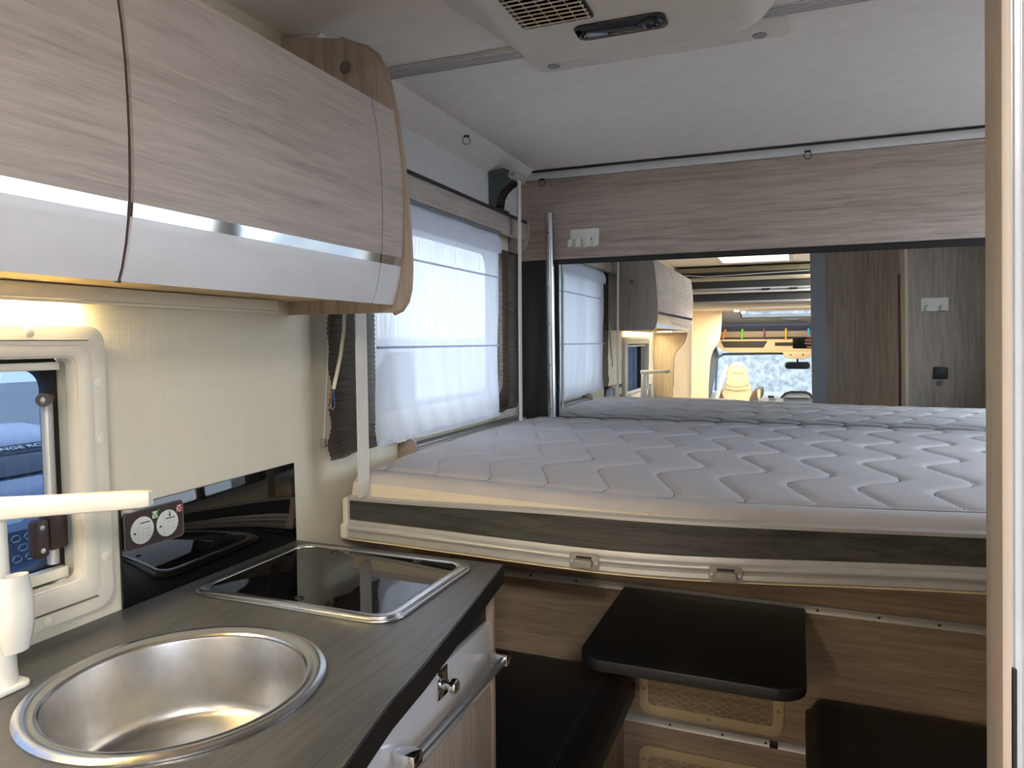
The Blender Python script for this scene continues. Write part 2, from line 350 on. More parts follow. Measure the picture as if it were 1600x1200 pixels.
# ================================================================== KITCHEN WINDOW
kw = tag(bpy.data.objects.new('window_1', None), 'cream-framed hinged kitchen window beside the tap', 'window', kind=S); COL.objects.link(kw); kw.location = (XL, .41, 1.16); OFF[kw.name] = Vector(kw.location)
o1 = rrect(0, .822, .938, 1.392, .03); i1 = rrect(.055, .767, .998, 1.340, .014)
fr = M().ring(o1, i1, 0, XL, XL+.022).build('frame', CREAM_PLASTIC, kw, bevel=.004)
o2 = rrect(.03, .795, .965, 1.360, .02); i2 = rrect(.052, .770, .995, 1.343, .014)
M().ring(o2, i2, 0, XL+.020, XL+.0255).build('inner_frame', CREAM_PLASTIC, kw, bevel=.002)
box(XL+.0215, XL+.0262, .03, .79, 1.3662, 1.3678).build('blind_slot', TAUPE, fr)
box(XL+.0215, XL+.0262, .03, .79, .9612, .9628).build('blind_slot', TAUPE, fr)
box(XL-.02, XL-.002, .06, .762, 1.322, 1.334).build('blind_rail', CREAM_PLASTIC, kw, bevel=.002)
box(XL-.02, XL-.002, .06, .762, .999, 1.016).build('lower_rail', CREAM_PLASTIC, kw, bevel=.002)
cap0 = None
for y, z in ((.70, 1.379), (.50, 1.379), (.30, 1.379), (.10, 1.379), (.808, 1.30), (.808, 1.21), (.808, 1.02), (.71, .950), (.45, .950), (.2, .950)):
    if cap0 is None:
        cap0 = M().lathe([(0, 0), (.0085, 0), (.008, .0025), (.005, .0038), (0, .004)], (XL+.021, y, z), 16, 0).build('cover_cap', CREAM_PLASTIC, kw); c0 = (y, z)
    else: dup(cap0, kw, (0, y-c0[0], z-c0[1]))
M().ring(rrect(.045, .781, .986, 1.351, .02), rrect(.075, .767, 1.014, 1.322, .03), 0, XL-.062, XL-.035).build('seal', RUBBER, kw, bevel=.003)
M().prism(rrect(.05, .78, .99, 1.347, .02), 0, XL-.070, XL-.064).build('pane', ACRYLIC, kw)
st = M().tube([(XL-.022, .752, 1.275), (XL-.022, .752, 1.02)], .0085, 10).build('stay', ALU, kw)
M().tube([(XL-.022, .752, 1.275), (XL-.022, .752, 1.10)], .004, 8).build('stay_rod', ALU_GREY, st)
M().tube([(XL-.040, .766, 1.278), (XL+.006, .728, 1.278)], [.0105, .0105], 12).build('knob', DARKBROWN, st)
M().lathe([(0, 0), (.005, 0), (0, .002)], (XL+.0062, .728, 1.278), 10, 0).build('screw', ALU, st)
la = box(XL-.030, XL-.002, .735, .766, 1.045, 1.118).build('latch', DARKBROWN, kw, bevel=.006)
M().prism(rrect(.712, .734, 1.038, 1.098, .008), 0, XL-.02, XL-.002).build('latch_lever', DARKBROWN, la, bevel=.003)
for z in (1.05, 1.085): M().lathe([(0, 0), (.004, 0), (0, .002)], (XL-.0015, .723, z), 10, 0).build('screw', ALU, la)

# ================================================================== WORKTOP, SINK, HOB, BASE UNIT
ZT = .915
edge = [(-.430, -.30), (-.430, .45), (-.437, .609), (-.450, .675), (-.463, .745), (-.474, .85), (-.541, 1.300)]
SX, SY, SR = -.742, .684, .180
wt = [(XL+.001, -.30)] + edge + [(XL+.001, 1.300)]
# worktop: slab with a round hole for the sink, built from a ring of quads
def worktop_mesh():
    n = 96; mb = M()
    poly = [Vector((p[0], p[1])) for p in wt]
    def hit(a):
        d = Vector((math.cos(a), math.sin(a))); c = Vector((SX, SY)); best = None
        for i in range(len(poly)):
            p, q = poly[i], poly[(i+1) % len(poly)]; e = q-p
            den = d.x*e.y-d.y*e.x
            if abs(den) < 1e-9: continue
            t = ((p-c).x*e.y-(p-c).y*e.x)/den; u = ((p-c).x*d.y-(p-c).y*d.x)/den
            if t > 0 and -1e-6 <= u <= 1+1e-6 and (best is None or t < best): best = t
        return c+d*best
    angs = sorted(set([2*PI*i/n for i in range(n)] + [math.atan2(p.y-SY, p.x-SX) % (2*PI) for p in poly]))
    out = [hit(a) for a in angs]; inn = [Vector((SX+.166*math.cos(a), SY+.166*math.sin(a))) for a in angs]
    mb.ring([tuple(p) for p in out], [tuple(p) for p in inn], 2, ZT-.032, ZT)
    return mb
wtop = tag(worktop_mesh().build('kitchen_worktop', WORKTOP, smooth=30), 'dark grey wood-grain kitchen worktop with slanted front edge', 'worktop')
M().prism(edge+[(x+.0025, y+.0008) for x, y in edge[::-1]], 2, ZT-.036, ZT-.0012).build('edge_band', BLACK, wtop)
sk = thing('sink', 'round stainless steel sink set in the worktop', 'sink', (SX, SY, ZT))
M().lathe([(.165, .0005), (SR+.004, .0005), (SR+.004, .003), (SR-.002, .0062), (SR-.013, .0062), (SR-.017, .0030), (SR-.021, .0030), (.1565, .0005), (.1565, -.004), (.165, -.006)], (SX, SY, ZT), 96, loop=True).build('rim', STEEL_RIM, sk)
M().lathe([(.1572, .001), (.1555, -.005), (.147, -.095), (.145, -.108), (.140, -.114), (.133, -.1155), (.129, -.1165), (.10, -.1185), (.028, -.121), (.026, -.125), (0, -.125)], (SX, SY, ZT), 96, cap=False).build('bowl', STEEL, sk)
M().lathe([(0, -.1205), (.02, -.1205), (.024, -.1225)], (SX, SY, ZT), 24).build('drain', CHROME, sk)
hb = thing('hob', 'steel-framed hob under a black glass lid on the worktop', 'hob', (-.795, 1.11, ZT))
ho = rrect(-1.010, -.583, .943, 1.272, .045, 8); hi = rrect(-.985, -.608, .966, 1.249, .032, 8)
hf = M()
hf.ring(ho, rrect(-1.002, -.591, .951, 1.264, .04, 8), 2, ZT, ZT+.005); hf.ring(rrect(-1.0025, -.5905, .9505, 1.2645, .04, 8), hi, 2, ZT+.001, ZT+.0085)
hf.build('rim', STEEL_RIM, hb, bevel=.0018)
M().prism(rrect(-.9835, -.6095, .9675, 1.2475, .031, 8), 2, ZT+.001, ZT+.0068).build('glass_lid', BLACK_GLASS, hb)
g0 = None
for x, y in ((-.895, 1.235), (-.70, 1.235), (-.79, .985)):
    g = M().lathe([(0, 0), (.009, 0), (.0085, .002), (.005, .003), (.0045, .001), (0, .001)], (x, y, ZT+.0068), 18).build('grommet', BLACK, hb)
sb = thing('splashback', 'black glass splashback panel on the linen wall', 'splashback', (-1.045, 1.07, ZT))
M().prism([(.850, ZT), (1.297, ZT), (1.295, 1.093), (.850, 1.087)], 0, XL, XL+.006).build('glass_panel', BLACK_GLASS, sb, bevel=.001)
# warning plate with two printed discs
wp = thing('warning_plate', 'dark brown plate with two white printed discs on the splashback', 'sign', (-1.04, .92, 1.05))
pr = rrect(.853, .978, 1.010, 1.077, .008)
M().prism(pr, 0, XL+.0065, XL+.0085).build('plate', DARKBROWN, wp)
M().ring(rrect(.853, .978, 1.010, 1.077, .008), rrect(.8545, .9765, 1.0115, 1.0755, .007), 0, XL+.0085, XL+.009).build('plate_border', TAUPE, wp)
xp = XL+.0087
for k, (cy, good) in enumerate(((.889, True), (.942, False))):
    dsc = M().lathe([(0, 0), (.0235, 0), (.0235, .0004), (0, .0004)], (xp, cy, 1.041), 32, 0, 1, 1).build('printed_disc', PRINT_WHITE, wp)
    x0, x1 = xp+.0005, xp+.0008
    box(x0, x1, cy-.004, cy+.016, 1.0525 if good else 1.0485, 1.0543 if good else 1.0503).build('lid_line', PRINT_BLACK, dsc)
    box(x0, x1, cy-.0175, cy-.013, 1.0365, 1.0395).build('hob_mark', PRINT_BLACK, dsc)
    pg = M()
    for a, b, c, d in ((-.008, -.0072, 1.022, 1.058), (-.0175, .019, 1.0455, 1.0461), (.001, .0016, 1.024, 1.044), (-.016, .02, 1.0345, 1.0351), (.004, .018, 1.029, 1.0305), (.012, .0126, 1.026, 1.048), (.002, .016, 1.0415, 1.043)):
        pg.box(x0, x1-.0001, cy+a, cy+b, c, d)
    pg.build('diagram_lines', PRINT_GREY, dsc)
    sy, sz = cy+.0265, 1.062
    sq = box(xp, xp+.0005, sy-.005, sy+.0055, sz-.006, sz+.006).build('mark_square', PRINT_WHITE, wp)
    if good:
        M().tube([(xp+.001, sy-.006, sz+.005), (xp+.001, sy-.001, sz-.004), (xp+.001, sy+.008, sz+.008)], .0011, 5).build('green_tick', GREEN, sq)
    else:
        box(x0, x1, cy+.004, cy+.006, 1.055, 1.0615).build('arrow_shaft', PRINT_BLACK, dsc)
        M().prism([(cy+.002, 1.0555), (cy+.008, 1.0555), (cy+.005, 1.0515)], 0, x0, x1).build('arrow_head', PRINT_BLACK, dsc)
        M().tube([(xp+.001, sy-.006, sz+.006), (xp+.001, sy+.0065, sz-.0065)], .0011, 5).tube([(xp+.001, sy-.006, sz-.0065), (xp+.001, sy+.0065, sz+.0065)], .0011, 5).build('red_cross', RED, sq)
# tap
tp = thing('tap', 'white swivel-spout tap behind the sink', 'tap', (-.95, .588, ZT))
tx, ty = -.955, .588
M().prism(rrect(tx-.032, tx+.03, ty-.035, ty+.028, .012), 2, ZT, ZT+.008).build('base_plate', WHITE_PLASTIC, tp, bevel=.003)
M().lathe([(.024, .006), (.023, .02), (.0205, .10), (.019, .17), (.0185, .223), (.012, .232), (0, .233)], (tx, ty, ZT), 24).build('body', WHITE_PLASTIC, tp)
sp = M(); d = Vector((.190, .080, 0)).normalized(); pz = ZT+.236; n_ = Vector((-d.y, d.x, 0))
def spout():
    mb = M(); prof = []
    for s_, hw, h in ((-.02, .015, .012), (.0, .0165, .013), (.08, .0145, .0115), (.17, .0135, .0105), (.195, .012, .0098), (.206, .006, .009)):
        c = Vector((tx, ty, pz+s_*.06))+d*s_
        prof.append([c+n_*a*hw+Vector((0, 0, b*h)) for a, b in ((-1, -.8), (-.85, -1), (.85, -1), (1, -.8), (1, .8), (.85, 1), (-.85, 1), (-1, .8))])
    vs = [p for r in prof for p in r]; fs = []
    for i in range(len(prof)-1):
        fs += [(i*8+q, i*8+(q+1) % 8, i*8+8+(q+1) % 8, i*8+8+q) for q in range(8)]
    fs += [tuple(range(8)), tuple((len(prof)-1)*8+q for q in range(8))]
    return mb.add(vs, fs)
so = spout().build('spout', WHITE_PLASTIC, tp, smooth=50)
M().lathe([(0, 0), (.0085, 0), (.009, .004), (.0085, .006), (0, .006)], tuple(Vector((tx, ty, pz-.0045))+d*.178), 16).build('aerator', GREY_PLASTIC, so)
M().grid(lambda u, v: (tx+.041+.0135*math.cos(2*PI*v)*(.75+.4*math.sin(PI*min(1, u*1.25)))+.004*u, ty+.000+.0215*math.sin(2*PI*v)*(.55+.5*math.sin(PI*(.12+.76*u))), ZT+.058+.098*u), 14, 20).build('lever', WHITE_PLASTIC, tp)
M().tube([(tx, ty, ZT+.075), (tx+.02, ty+.002, ZT+.072), (tx+.038, ty, ZT+.075)], [.016, .014, .012], 14).build('lever_neck', WHITE_PLASTIC, tp)
# base unit
bu = thing('kitchen_base_unit', 'kitchen base cabinet with white drawer and oak door under the worktop', 'cabinet', (-.8, .6, 0))
XF = -.560
box(XL+.002, XF-.02, -.28, 1.284, .05, .74).build('body', W_Z, bu)
box(XL+.002, XF-.05, 1.270, 1.297, .74, .882).box(XL+.002, XL+.02, -.28, 1.27, .74, .882).build('upper_rails', W_Z, bu)
M().box(XL+.002, XF+.002, 1.284, 1.299, .0, .882).build('side_panel', W_EDGE, bu, bevel=.002)
M().prism([(XF-.012, -.28), (XF-.012, 1.284), (XF-.030, 1.284), (XF-.030, -.28)], 2, .70, .882).build('black_fascia', BLACK, bu)
dr = box(XF-.018, XF, .785, 1.281, .672, .802).build('drawer', WHITE_GLOSS, bu, bevel=.002)
box(XF-.018, XF, .20, .757, .672, .802).build('drawer', WHITE_GLOSS, bu, bevel=.002)
box(XF-.016, XF-.001, .761, .781, .05, .802).build('divider', W_Z, bu)
box(XF-.018, XF, .785, 1.281, .06, .668).build('door', W_Z, bu, bevel=.002)
box(XF-.018, XF, .20, .757, .06, .668).build('door', W_Z, bu, bevel=.002)
hz = .731
hd = M().prism([(XF+.026, hz-.008), (XF+.034, hz-.008), (XF+.038, hz-.003), (XF+.038, hz+.004), (XF+.033, hz+.008), (XF+.026, hz+.008)], 1, .925, 1.272).build('handle', ALU_GREY, dr, bevel=.001)
for a, b in ((.900, .928), (1.268, 1.292)):
    M().box(XF, XF+.040, a, b, hz-.0115, hz+.0115).build('handle_foot', CHROME, hd if False else dr, bevel=.004)
lk = box(XF, XF+.002, 1.050, 1.087, .748, .800).build('lock_plate', CHROME, dr, bevel=.0008)
M().lathe([(.009, .001), (.009, .010), (.006, .012), (.006, .018), (.0125, .020), (.0125, .027), (.010, .030), (0, .031)], (XF, 1.068, .772), 24, 0).build('push_knob', CHROME, dr)
sw = box(XF-.0122, XF-.0095, .99, 1.02, .825, .862).build('fascia_switch', BLACK_GLASS, bu, bevel=.001)

# ================================================================== LARGE WINDOW, BLIND, CURTAINS
lw = tag(bpy.data.objects.new('window_2', None), 'large side window behind the white sheer blind', 'window', kind=S); COL.objects.link(lw); lw.location = (XL, 2.08, 1.43); OFF[lw.name] = Vector(lw.location)
M().ring(rrect(1.58, 2.58, 1.11, 1.76, .03), rrect(1.64, 2.52, 1.165, 1.705, .05), 0, XL-.012, XL+.008).build('frame', CREAM_PLASTIC, lw, bevel=.003)
M().ring(rrect(1.60, 2.56, 1.13, 1.74, .03), rrect(1.655, 2.505, 1.18, 1.69, .05), 0, XL-.058, XL-.02).build('seal', RUBBER, lw, bevel=.003)
M().prism(rrect(1.605, 2.555, 1.135, 1.735, .03), 0, XL-.066, XL-.060).build('pane', GLASS, lw)
rw = tag(bpy.data.objects.new('fill_window', None), 'added unseen side window opposite the sheer blind, for fill daylight', 'window', kind=S); COL.objects.link(rw); rw.location = (XR, 2.06, 1.43); OFF[rw.name] = Vector(rw.location)  # invented window out of view, added to light the ceiling and mattress
M().ring(rrect(1.48, 2.64, 1.10, 1.88, .03), rrect(1.51, 2.61, 1.13, 1.85, .05), 0, XR-.008, XR+.012).build('frame', CREAM_PLASTIC, rw, bevel=.003)
M().prism(rrect(1.505, 2.615, 1.125, 1.855, .03), 0, XR+.060, XR+.066).build('pane', GLASS, rw)
va = thing('window_valance', 'narrow oak valance with curved end cap above the large window', 'valance', (-1.0, 2.0, 1.78))
vb = box(-.990, -.975, 1.31, 2.60, 1.748, 1.813).build('board', W_CAB, va, bevel=.002)
box(XL+.007, -.970, 1.31, 2.60, 1.813, 1.822).build('top_ledge', BLACK_PANEL, va)
M().prism([(XL+.002, 1.83), (-.965, 1.83), (-.964, 1.77), (-.972, 1.735), (-.99, 1.71), (-1.02, 1.70), (XL+.002, 1.70)], 1, 2.60, 2.612).build('end_cap', W_EDGE, va, bevel=.002)
M().tube([(-.974, 1.31, 1.742), (-.974, 2.335, 1.742)], .0055, 10).build('curtain_rail', ALU_GREY, va)
# roman blind
YB0, YB1, ZB0, ZB1 = 1.552, 2.350, 1.100, 1.740
def blind():
    def fn(u, v):
        y = YB0+(YB1-YB0)*u; z = ZB0+(ZB1-ZB0)*v
        y += .004*math.sin(9*v+1)*(1 if u > .5 else -.7)*abs(u-.5)*2
        z0 = z + (.004*math.sin(u*7) if v < .02 else 0)
        x = -.988 + .0035*math.sin(23*y+3*z)*math.sin(4*z+.5) + .0025*math.sin(61*y+5*math.sin(6*z))*(1-v)
        if v > .9: x += .012*math.sin((v-.9)/.1*PI)
        return (x, y, z0)
    mb = M().grid(fn, 80, 64)
    return mb
rb = thing('roman_blind', 'white sheer roman blind hanging over the large window', 'blind', (-.988, 1.95, 1.1))
bl = blind().build('fabric', SHEER, rb, smooth=180)
for z in (1.588, 1.348):
    M().tube([(-.984+.0015*math.sin(9*t), YB0+(YB1-YB0)*t/20, z) for t in range(21)], .0032, 8).build('rod_pocket', sheer_mat('blind_seam', (222, 226, 236), .12, 2, .55), rb)
M().grid(lambda u, v: (-.985+.004*math.sin(40*u), YB0+(YB1-YB0)*u, ZB0-.004+.012*v), 40, 2).build('hem', SHEER, rb)
M().grid(lambda u, v: (-.976-.016*v+.010*math.sin(PI*v), YB0+(YB1-YB0)*u+.004*math.sin(v*5)*(u > .5), 1.672+.068*v), 40, 8).build('heading', SHEER, rb)
def pleats(name, y0, y1, z0, z1, x, ph, label, wav):
    t = thing(name, label, 'curtain', (x, (y0+y1)/2, z0))
    def fn(u, v):
        z = z0+(z1-z0)*v
        ye = y0+(.006*math.sin(26*z+ph)+.007*math.sin(71*z))*max(0, 1-1.5*v) if wav < 0 else y0
        yr = y1+(.004*math.sin(22*z+ph)) if wav > 0 else y1
        y = ye+(yr-ye)*u
        crump = max(0, 1-v*5)
        return (x+.003*(abs((z*170) % 2-1)-.5)+.006*crump*math.sin(50*y+40*z), y, z+.01*u*(1-v))
    M().grid(fn, 12, 220).build('pleated_fabric', MESHBROWN, t, smooth=20)
    return t
pleats('pleated_curtain', 1.375, 1.572, 1.085, 1.745, -1.004, .3, 'dark brown pleated curtain behind the front lifting strap', -1)
pleats('pleated_curtain', 2.345, 2.598, 1.10, 1.698, -1.006, 1.1, 'dark brown pleated curtain at the rear corner beyond the sheer blind', 1)
# cord with toggle, loose cable with bare wires
co = thing('blind_cord', 'thin cream pull cord with a wall cleat beside the dark curtain', 'cord', (-1.04, 1.41, 1.12))
M().tube([(-1.04, 1.433, 1.45), (-1.041, 1.420, 1.30), (-1.042, 1.402, 1.132)], .0015, 6).build('cord', CREAM_PLASTIC, co)
M().tube([(-1.042, 1.402, 1.132), (-1.038, 1.43, 1.125), (-1.02, 1.46, 1.09)], .0022, 6).build('loose_end', WHITE_PLASTIC, co)
M().box(-1.049, -1.036, 1.395, 1.406, 1.112, 1.134).build('cleat', GREY_PLASTIC, co, bevel=.002)
ca = thing('loose_cable', 'cream electric cable hanging from the cabinet with bare wire ends', 'cable', (-1.0, 1.4, 1.25))
M().tube([(-.985, 1.415, 1.45), (-.985, 1.410, 1.39), (-.985, 1.395, 1.33), (-.985, 1.365, 1.255)], .0042, 8).build('sheath', CREAM_PLASTIC, ca)
M().tube([(-.985, 1.365, 1.256), (-.982, 1.362, 1.238), (-.983, 1.366, 1.215)], .0016, 6).build('blue_core', WIRE_BLUE, ca)
M().tube([(-.985, 1.364, 1.256), (-.985, 1.356, 1.240), (-.984, 1.352, 1.222)], .0016, 6).build('brown_core', WIRE_BROWN, ca)
M().tube([(-.984, 1.352, 1.222), (-.984, 1.350, 1.212), (-.982, 1.356, 1.208), (-.983, 1.366, 1.215)], .0011, 5).build('bare_strands', COPPER, ca)
# lifting straps
def strap(x, y, w_, z0, z1, label, ribs=5, lean=0):
    mb = M()
    prof = []
    n = ribs*4
    for i in range(n+1):
        prof.append((y-w_/2+w_*i/n, .0012+.0008*math.cos(2*PI*i/4)))
    poly = [(p[0], x+p[1]) for p in prof]+[(p[0], x-.0008) for p in prof[::-1]]
    vs = []; k = len(poly)
    for z in (z0, z1):
        t = (z-z0)/(z1-z0); vs += [(q, p-lean*t, z) for p, q in poly]
    fs = [tuple(range(k)), tuple(range(2*k-1, k-1, -1))]+[(i, (i+1) % k, k+(i+1) % k, k+i) for i in range(k)]
    mb.add(vs, fs)
    return tag(mb.build('lifting_strap', STRAP, smooth=60), label, 'strap')
strap(-.940, 1.412, .044, 1.0, 2.02, 'wide ribbed white lifting strap at the front corner of the bed', 6)
strap(-.940, 2.440, .028, 1.07, 1.955, 'narrow grey-white lifting strap hanging from the green bracket', 4)
# bracket + roller
bk = thing('strap_bracket', 'green-grey steel strap bracket with roller in the ceiling corner', 'bracket', (-1.0, 2.44, 1.9))
bpl = [(-1.043, 1.974), (-.985, 1.982), (-.960, 1.972), (-.940, 1.952), (-.952, 1.934), (-.975, 1.922), (-.996, 1.905), (-1.009, 1.882), (-1.012, 1.858), (-1.016, 1.842), (-1.043, 1.842)]
M().prism(bpl, 1, 2.400, 2.404).build('plate', STEELGREEN, bk)
M().prism(bpl, 1, 2.472, 2.476).build('plate', STEELGREEN, bk)
box(-1.043, -1.039, 2.404, 2.472, 1.842, 1.972).box(-1.043, -.975, 2.404, 2.472, 1.972, 1.978).build('web', STEELGREEN, bk)
M().prism([(-.955, 1.936), (-.977, 1.924), (-.998, 1.907), (-1.011, 1.884), (-1.014, 1.858), (-1.018, 1.858), (-1.015, 1.886), (-1.001, 1.910), (-.979, 1.928), (-.957, 1.940)], 1, 2.404, 2.472).build('inner_flange', BLACK, bk)
box(-1.043, -.998, 2.395, 2.49, 1.838, 1.842).build('foot_plate', STEELGREEN, bk)
for x in (-1.015, -.99): screw(bk, (x, 2.3999, 1.958), .004, 1, -.003, BLACK)
M().tube([(-.948, 2.396, 1.955), (-.948, 2.492, 1.955)], .0165, 18).build('roller', ALU, bk)
M().tube([(-.948, 2.391, 1.955), (-.948, 2.396, 1.955)], .008, 12).build('axle', ALU_GREY, bk)
# lower oak ledge by the mattress
le = thing('window_ledge', 'low oak ledge with rounded end between mattress and large window', 'ledge', (-1.0, 2.2, 1.05))
M().prism([(XL+.001, .98), (-.9905, .98), (-.9905, 1.06), (-.994, 1.08), (-1.01, 1.094), (-1.03, 1.100), (XL+.001, 1.100)], 1, 1.752, 1.764).build('end_cap', W_EDGE, le, bevel=.002)
box(XL+.001, -1.0, 1.764, 2.66, .98, 1.058).build('front_board', W_CAB, le)
box(XL+.001, -1.006, 1.764, 2.66, 1.058, 1.066).build('top_rail', ALU_GREY, le, bevel=.002)
box(XL+.001, -1.02, 1.70, 2.60, 1.082, 1.108).build('window_sill', CREAM_PLASTIC, le, bevel=.002)

# ================================================================== BED
import bisect
BX = [-1.05, -1.0, -.72, -.42, -.28, -.11, .07, .32, 1.04]; BY = [1.434, 1.430, 1.409, 1.386, 1.384, 1.405, 1.435, 1.48, 1.60]
def bow(x):
    # smooth plan curve of the bed front
    i = max(0, min(len(BX)-2, bisect.bisect_right(BX, x)-1)); t = (x-BX[i])/(BX[i+1]-BX[i])
    def tan(k):
        if k <= 0 or k >= len(BX)-1: return (BY[min(k+1, len(BX)-1)]-BY[max(k-1, 0)])/(BX[min(k+1, len(BX)-1)]-BX[max(k-1, 0)])
        return (BY[k+1]-BY[k-1])/(BX[k+1]-BX[k-1])
    h = BX[i+1]-BX[i]
    return (2*t**3-3*t*t+1)*BY[i]+(t**3-2*t*t+t)*h*tan(i)+(-2*t**3+3*t*t)*BY[i+1]+(t**3-t*t)*h*tan(i+1)
def sbow(x):
    return sum(bow(max(-1.0, min(1.0, x+d_)))*w_ for d_, w_ in ((-.2, .1), (-.1, .2), (0, .4), (.1, .2), (.2, .1)))
X0B, X1B, NB = -.992, 1.03, 60
def lerp_tab(x, tab):
    for (a, u), (b, v) in zip(tab[:-1], tab[1:]):
        if x <= b: t = max(0, (x-a)/(b-a)); t = t*t*(3-2*t); return u+(v-u)*t
    return tab[-1][1]
def dtop(x): return lerp_tab(x, ((-1, .008), (-.35, .027), (1.1, .029)))
def dbot(x): return lerp_tab(x, ((-1, -.002), (-.4, 0), (.3, .012), (1.1, .012)))
def along(prof):           # prof: list of (dy, z); swept along the bowed bed front (closed profile)
    mb = M(); k = len(prof); vs = []; fs = []
    for i in range(NB+1):
        x = X0B+(X1B-X0B)*i/NB; yb = sbow(x)
        vs += [(x, yb+dy, z+(dtop(x) if z > .95 else dbot(x))) for dy, z in prof]
    for i in range(NB):
        fs += [(i*k+q, i*k+(q+1) % k, (i+1)*k+(q+1) % k, (i+1)*k+q) for q in range(k)]
    fs += [tuple(range(k)), tuple(NB*k+q for q in range(k))]
    return mb.add(vs, fs)
bd = thing('drop_down_bed', 'drop-down bed base with dark wood front and aluminium edge rails', 'bed', (0, 2.0, .9))
def R_(a, b, c, d_, n=5):   # half-round bead between z=a and z=b, proud by d_, base at dy=c
    return [(c-d_*math.sin(PI*i/n)*1.0, a+(b-a)*(.5-.5*math.cos(PI*i/n))) for i in range(n+1)]
fasc = along([(.001, .936), (.001, .978), (.014, .978), (.014, .936)]).build('front_board', W_BED, bd)
along([(-.004, .977), (-.004, .984), (-.001, .987), (.016, .987), (.016, .977)]).build('top_rail', ALU, bd)
along([(-.002, .939), (-.004, .930)] + [(-.004, .929)] + [(-.004-.007*math.sin(PI*i/6), .928-.017*i/6) for i in range(7)] + [(-.004, .910), (-.008, .908), (-.009, .899), (-.004, .8945), (.016, .8945), (.016, .939)]).build('lower_rail', ALU, bd)
along([(-.008, .8925), (-.008, .8945), (.03, .8945), (.03, .8925)]).build('light_edge', mat('pale_edge_strip', (232, 214, 176), .5), bd)
yb0 = sbow(X0B)
ecp = M().prism(rrect(yb0-.008, yb0+.03, .918, .990, .006), 0, X0B-.014, X0B+.001).prism(rrect(yb0-.016, yb0+.03, .892, .930, .007), 0, X0B-.016, X0B+.001)
ecp.build('end_cap', CREAM_PLASTIC, bd, bevel=.003)
mb = M()
for i in range(20):
    xa, xb = X0B+.02+(X1B-.02-X0B)*i/20, X0B+.02+(X1B-.02-X0B)*(i+1)/20
    mb.prism([(xa, sbow(xa)+.018), (xb, sbow(xb)+.018), (xb, 2.68), (xa, 2.68)], 2, .900, .935)
mb.build('slatted_base', W_WARM, bd)
box(-.998, -.9865, yb0+.03, 2.66, .90, .975).build('side_rail', BLACK_PANEL, bd)
for xc in (-.394, -.121):
    yh = sbow(xc); sl = (sbow(xc+.02)-sbow(xc-.02))/.04; rot = Matrix.Rotation(math.atan(sl), 3, 'Z')
    def L(p): return tuple(Vector((xc, yh, .914))+rot@Vector(p))
    pl_ = M(); pts = rrect(-.031, .031, -.0165, .0165, .006)
    n = len(pts); pl_.add([L((p[0], -.0125, p[1])) for p in pts]+[L((p[0], -.009, p[1])) for p in pts], [tuple(range(n)), tuple(range(2*n-1, n-1, -1))]+[(i, (i+1) % n, n+(i+1) % n, n+i) for i in range(n)])
    hp = pl_.build('catch_plate', GREY_PLASTIC, bd, bevel=.001)
    pts = rrect(-.020, .020, -.010, .007, .006); g = M()
    g.add([L((p[0]*.94, -.026, p[1]*.92)) for p in pts]+[L((p[0], -.0125, p[1])) for p in pts], [tuple(range(n)), tuple(range(2*n-1, n-1, -1))]+[(i, (i+1) % n, n+(i+1) % n, n+i) for i in range(n)])
    g.build('finger_grip', GREY_PLASTIC, hp, bevel=.002)
    M().obox(L((0, -.0135, .0095)), (.016, .0012, .0016), rot).build('grip_slot', BLACK, hp)
    for sx in (-.0255, .0255): M().obox(L((sx, -.0135, -.001)), (.003, .0015, .003), rot).build('screw', ALU, hp, bevel=.0012)
# mattress
def quilt_d(x, y):
    s_, A, lam = .140, .040, .285
    ph = 2*PI*y/lam; off = A*math.sin(ph+.35*math.sin(ph)) + .10*(y-1.4)
    sl = A*math.cos(ph)*2*PI/lam
    q = (x-off)/s_; return abs(q-round(q))*s_/math.sqrt(1+sl*sl)
def front_drop(x): return .016+.010*max(0, min(1, (x+1.0)/.9))
def mtop(x, y):
    yf = sbow(x)+.012; t = max(0, min(1, (2.68-y)/(2.68-yf)))
    z = 1.062-front_drop(x)*t**5 + .004*math.sin(3*x+1)*math.sin(2.5*y)
    m_ = min(y-yf, x+.985, 2.69-y)              # distance to edge
    g = y-yf-.055
    if g > 0: z += .0074*(1-math.exp(-quilt_d(x, y)/.010))*min(1, g/.012)*min(1, max(0, (x+.985)/.03)) - .004
    else: z += -.004+.005*min(1, -g/.02)
    r = .022
    if m_ < r: z -= r-math.sqrt(max(0, r*r-(r-m_)**2))
    return z
def mattress():
    nx, ny = 400, 200; vs = []; fs = []
    for i in range(nx+1):
        x = -.985+(1.985)*i/nx; yf = sbow(x)+.012
        for j in range(ny+1):
            y = yf+(2.69-yf)*j/ny; vs.append((x, y, mtop(x, y)))
    k = ny+1
    fs = [(i*k+j, (i+1)*k+j, (i+1)*k+j+1, i*k+j+1) for i in range(nx) for j in range(ny)]
    return M().add(vs, fs)
mt = thing('mattress', 'grey quilted mattress with wavy stitching on the drop-down bed', 'mattress', (0, 2.0, .94))
mattress().build('quilted_top', FABRIC, mt, smooth=180)
sd = M(); vs = []; 
loop = [(-.985+1.985*i/80, None) for i in range(81)]
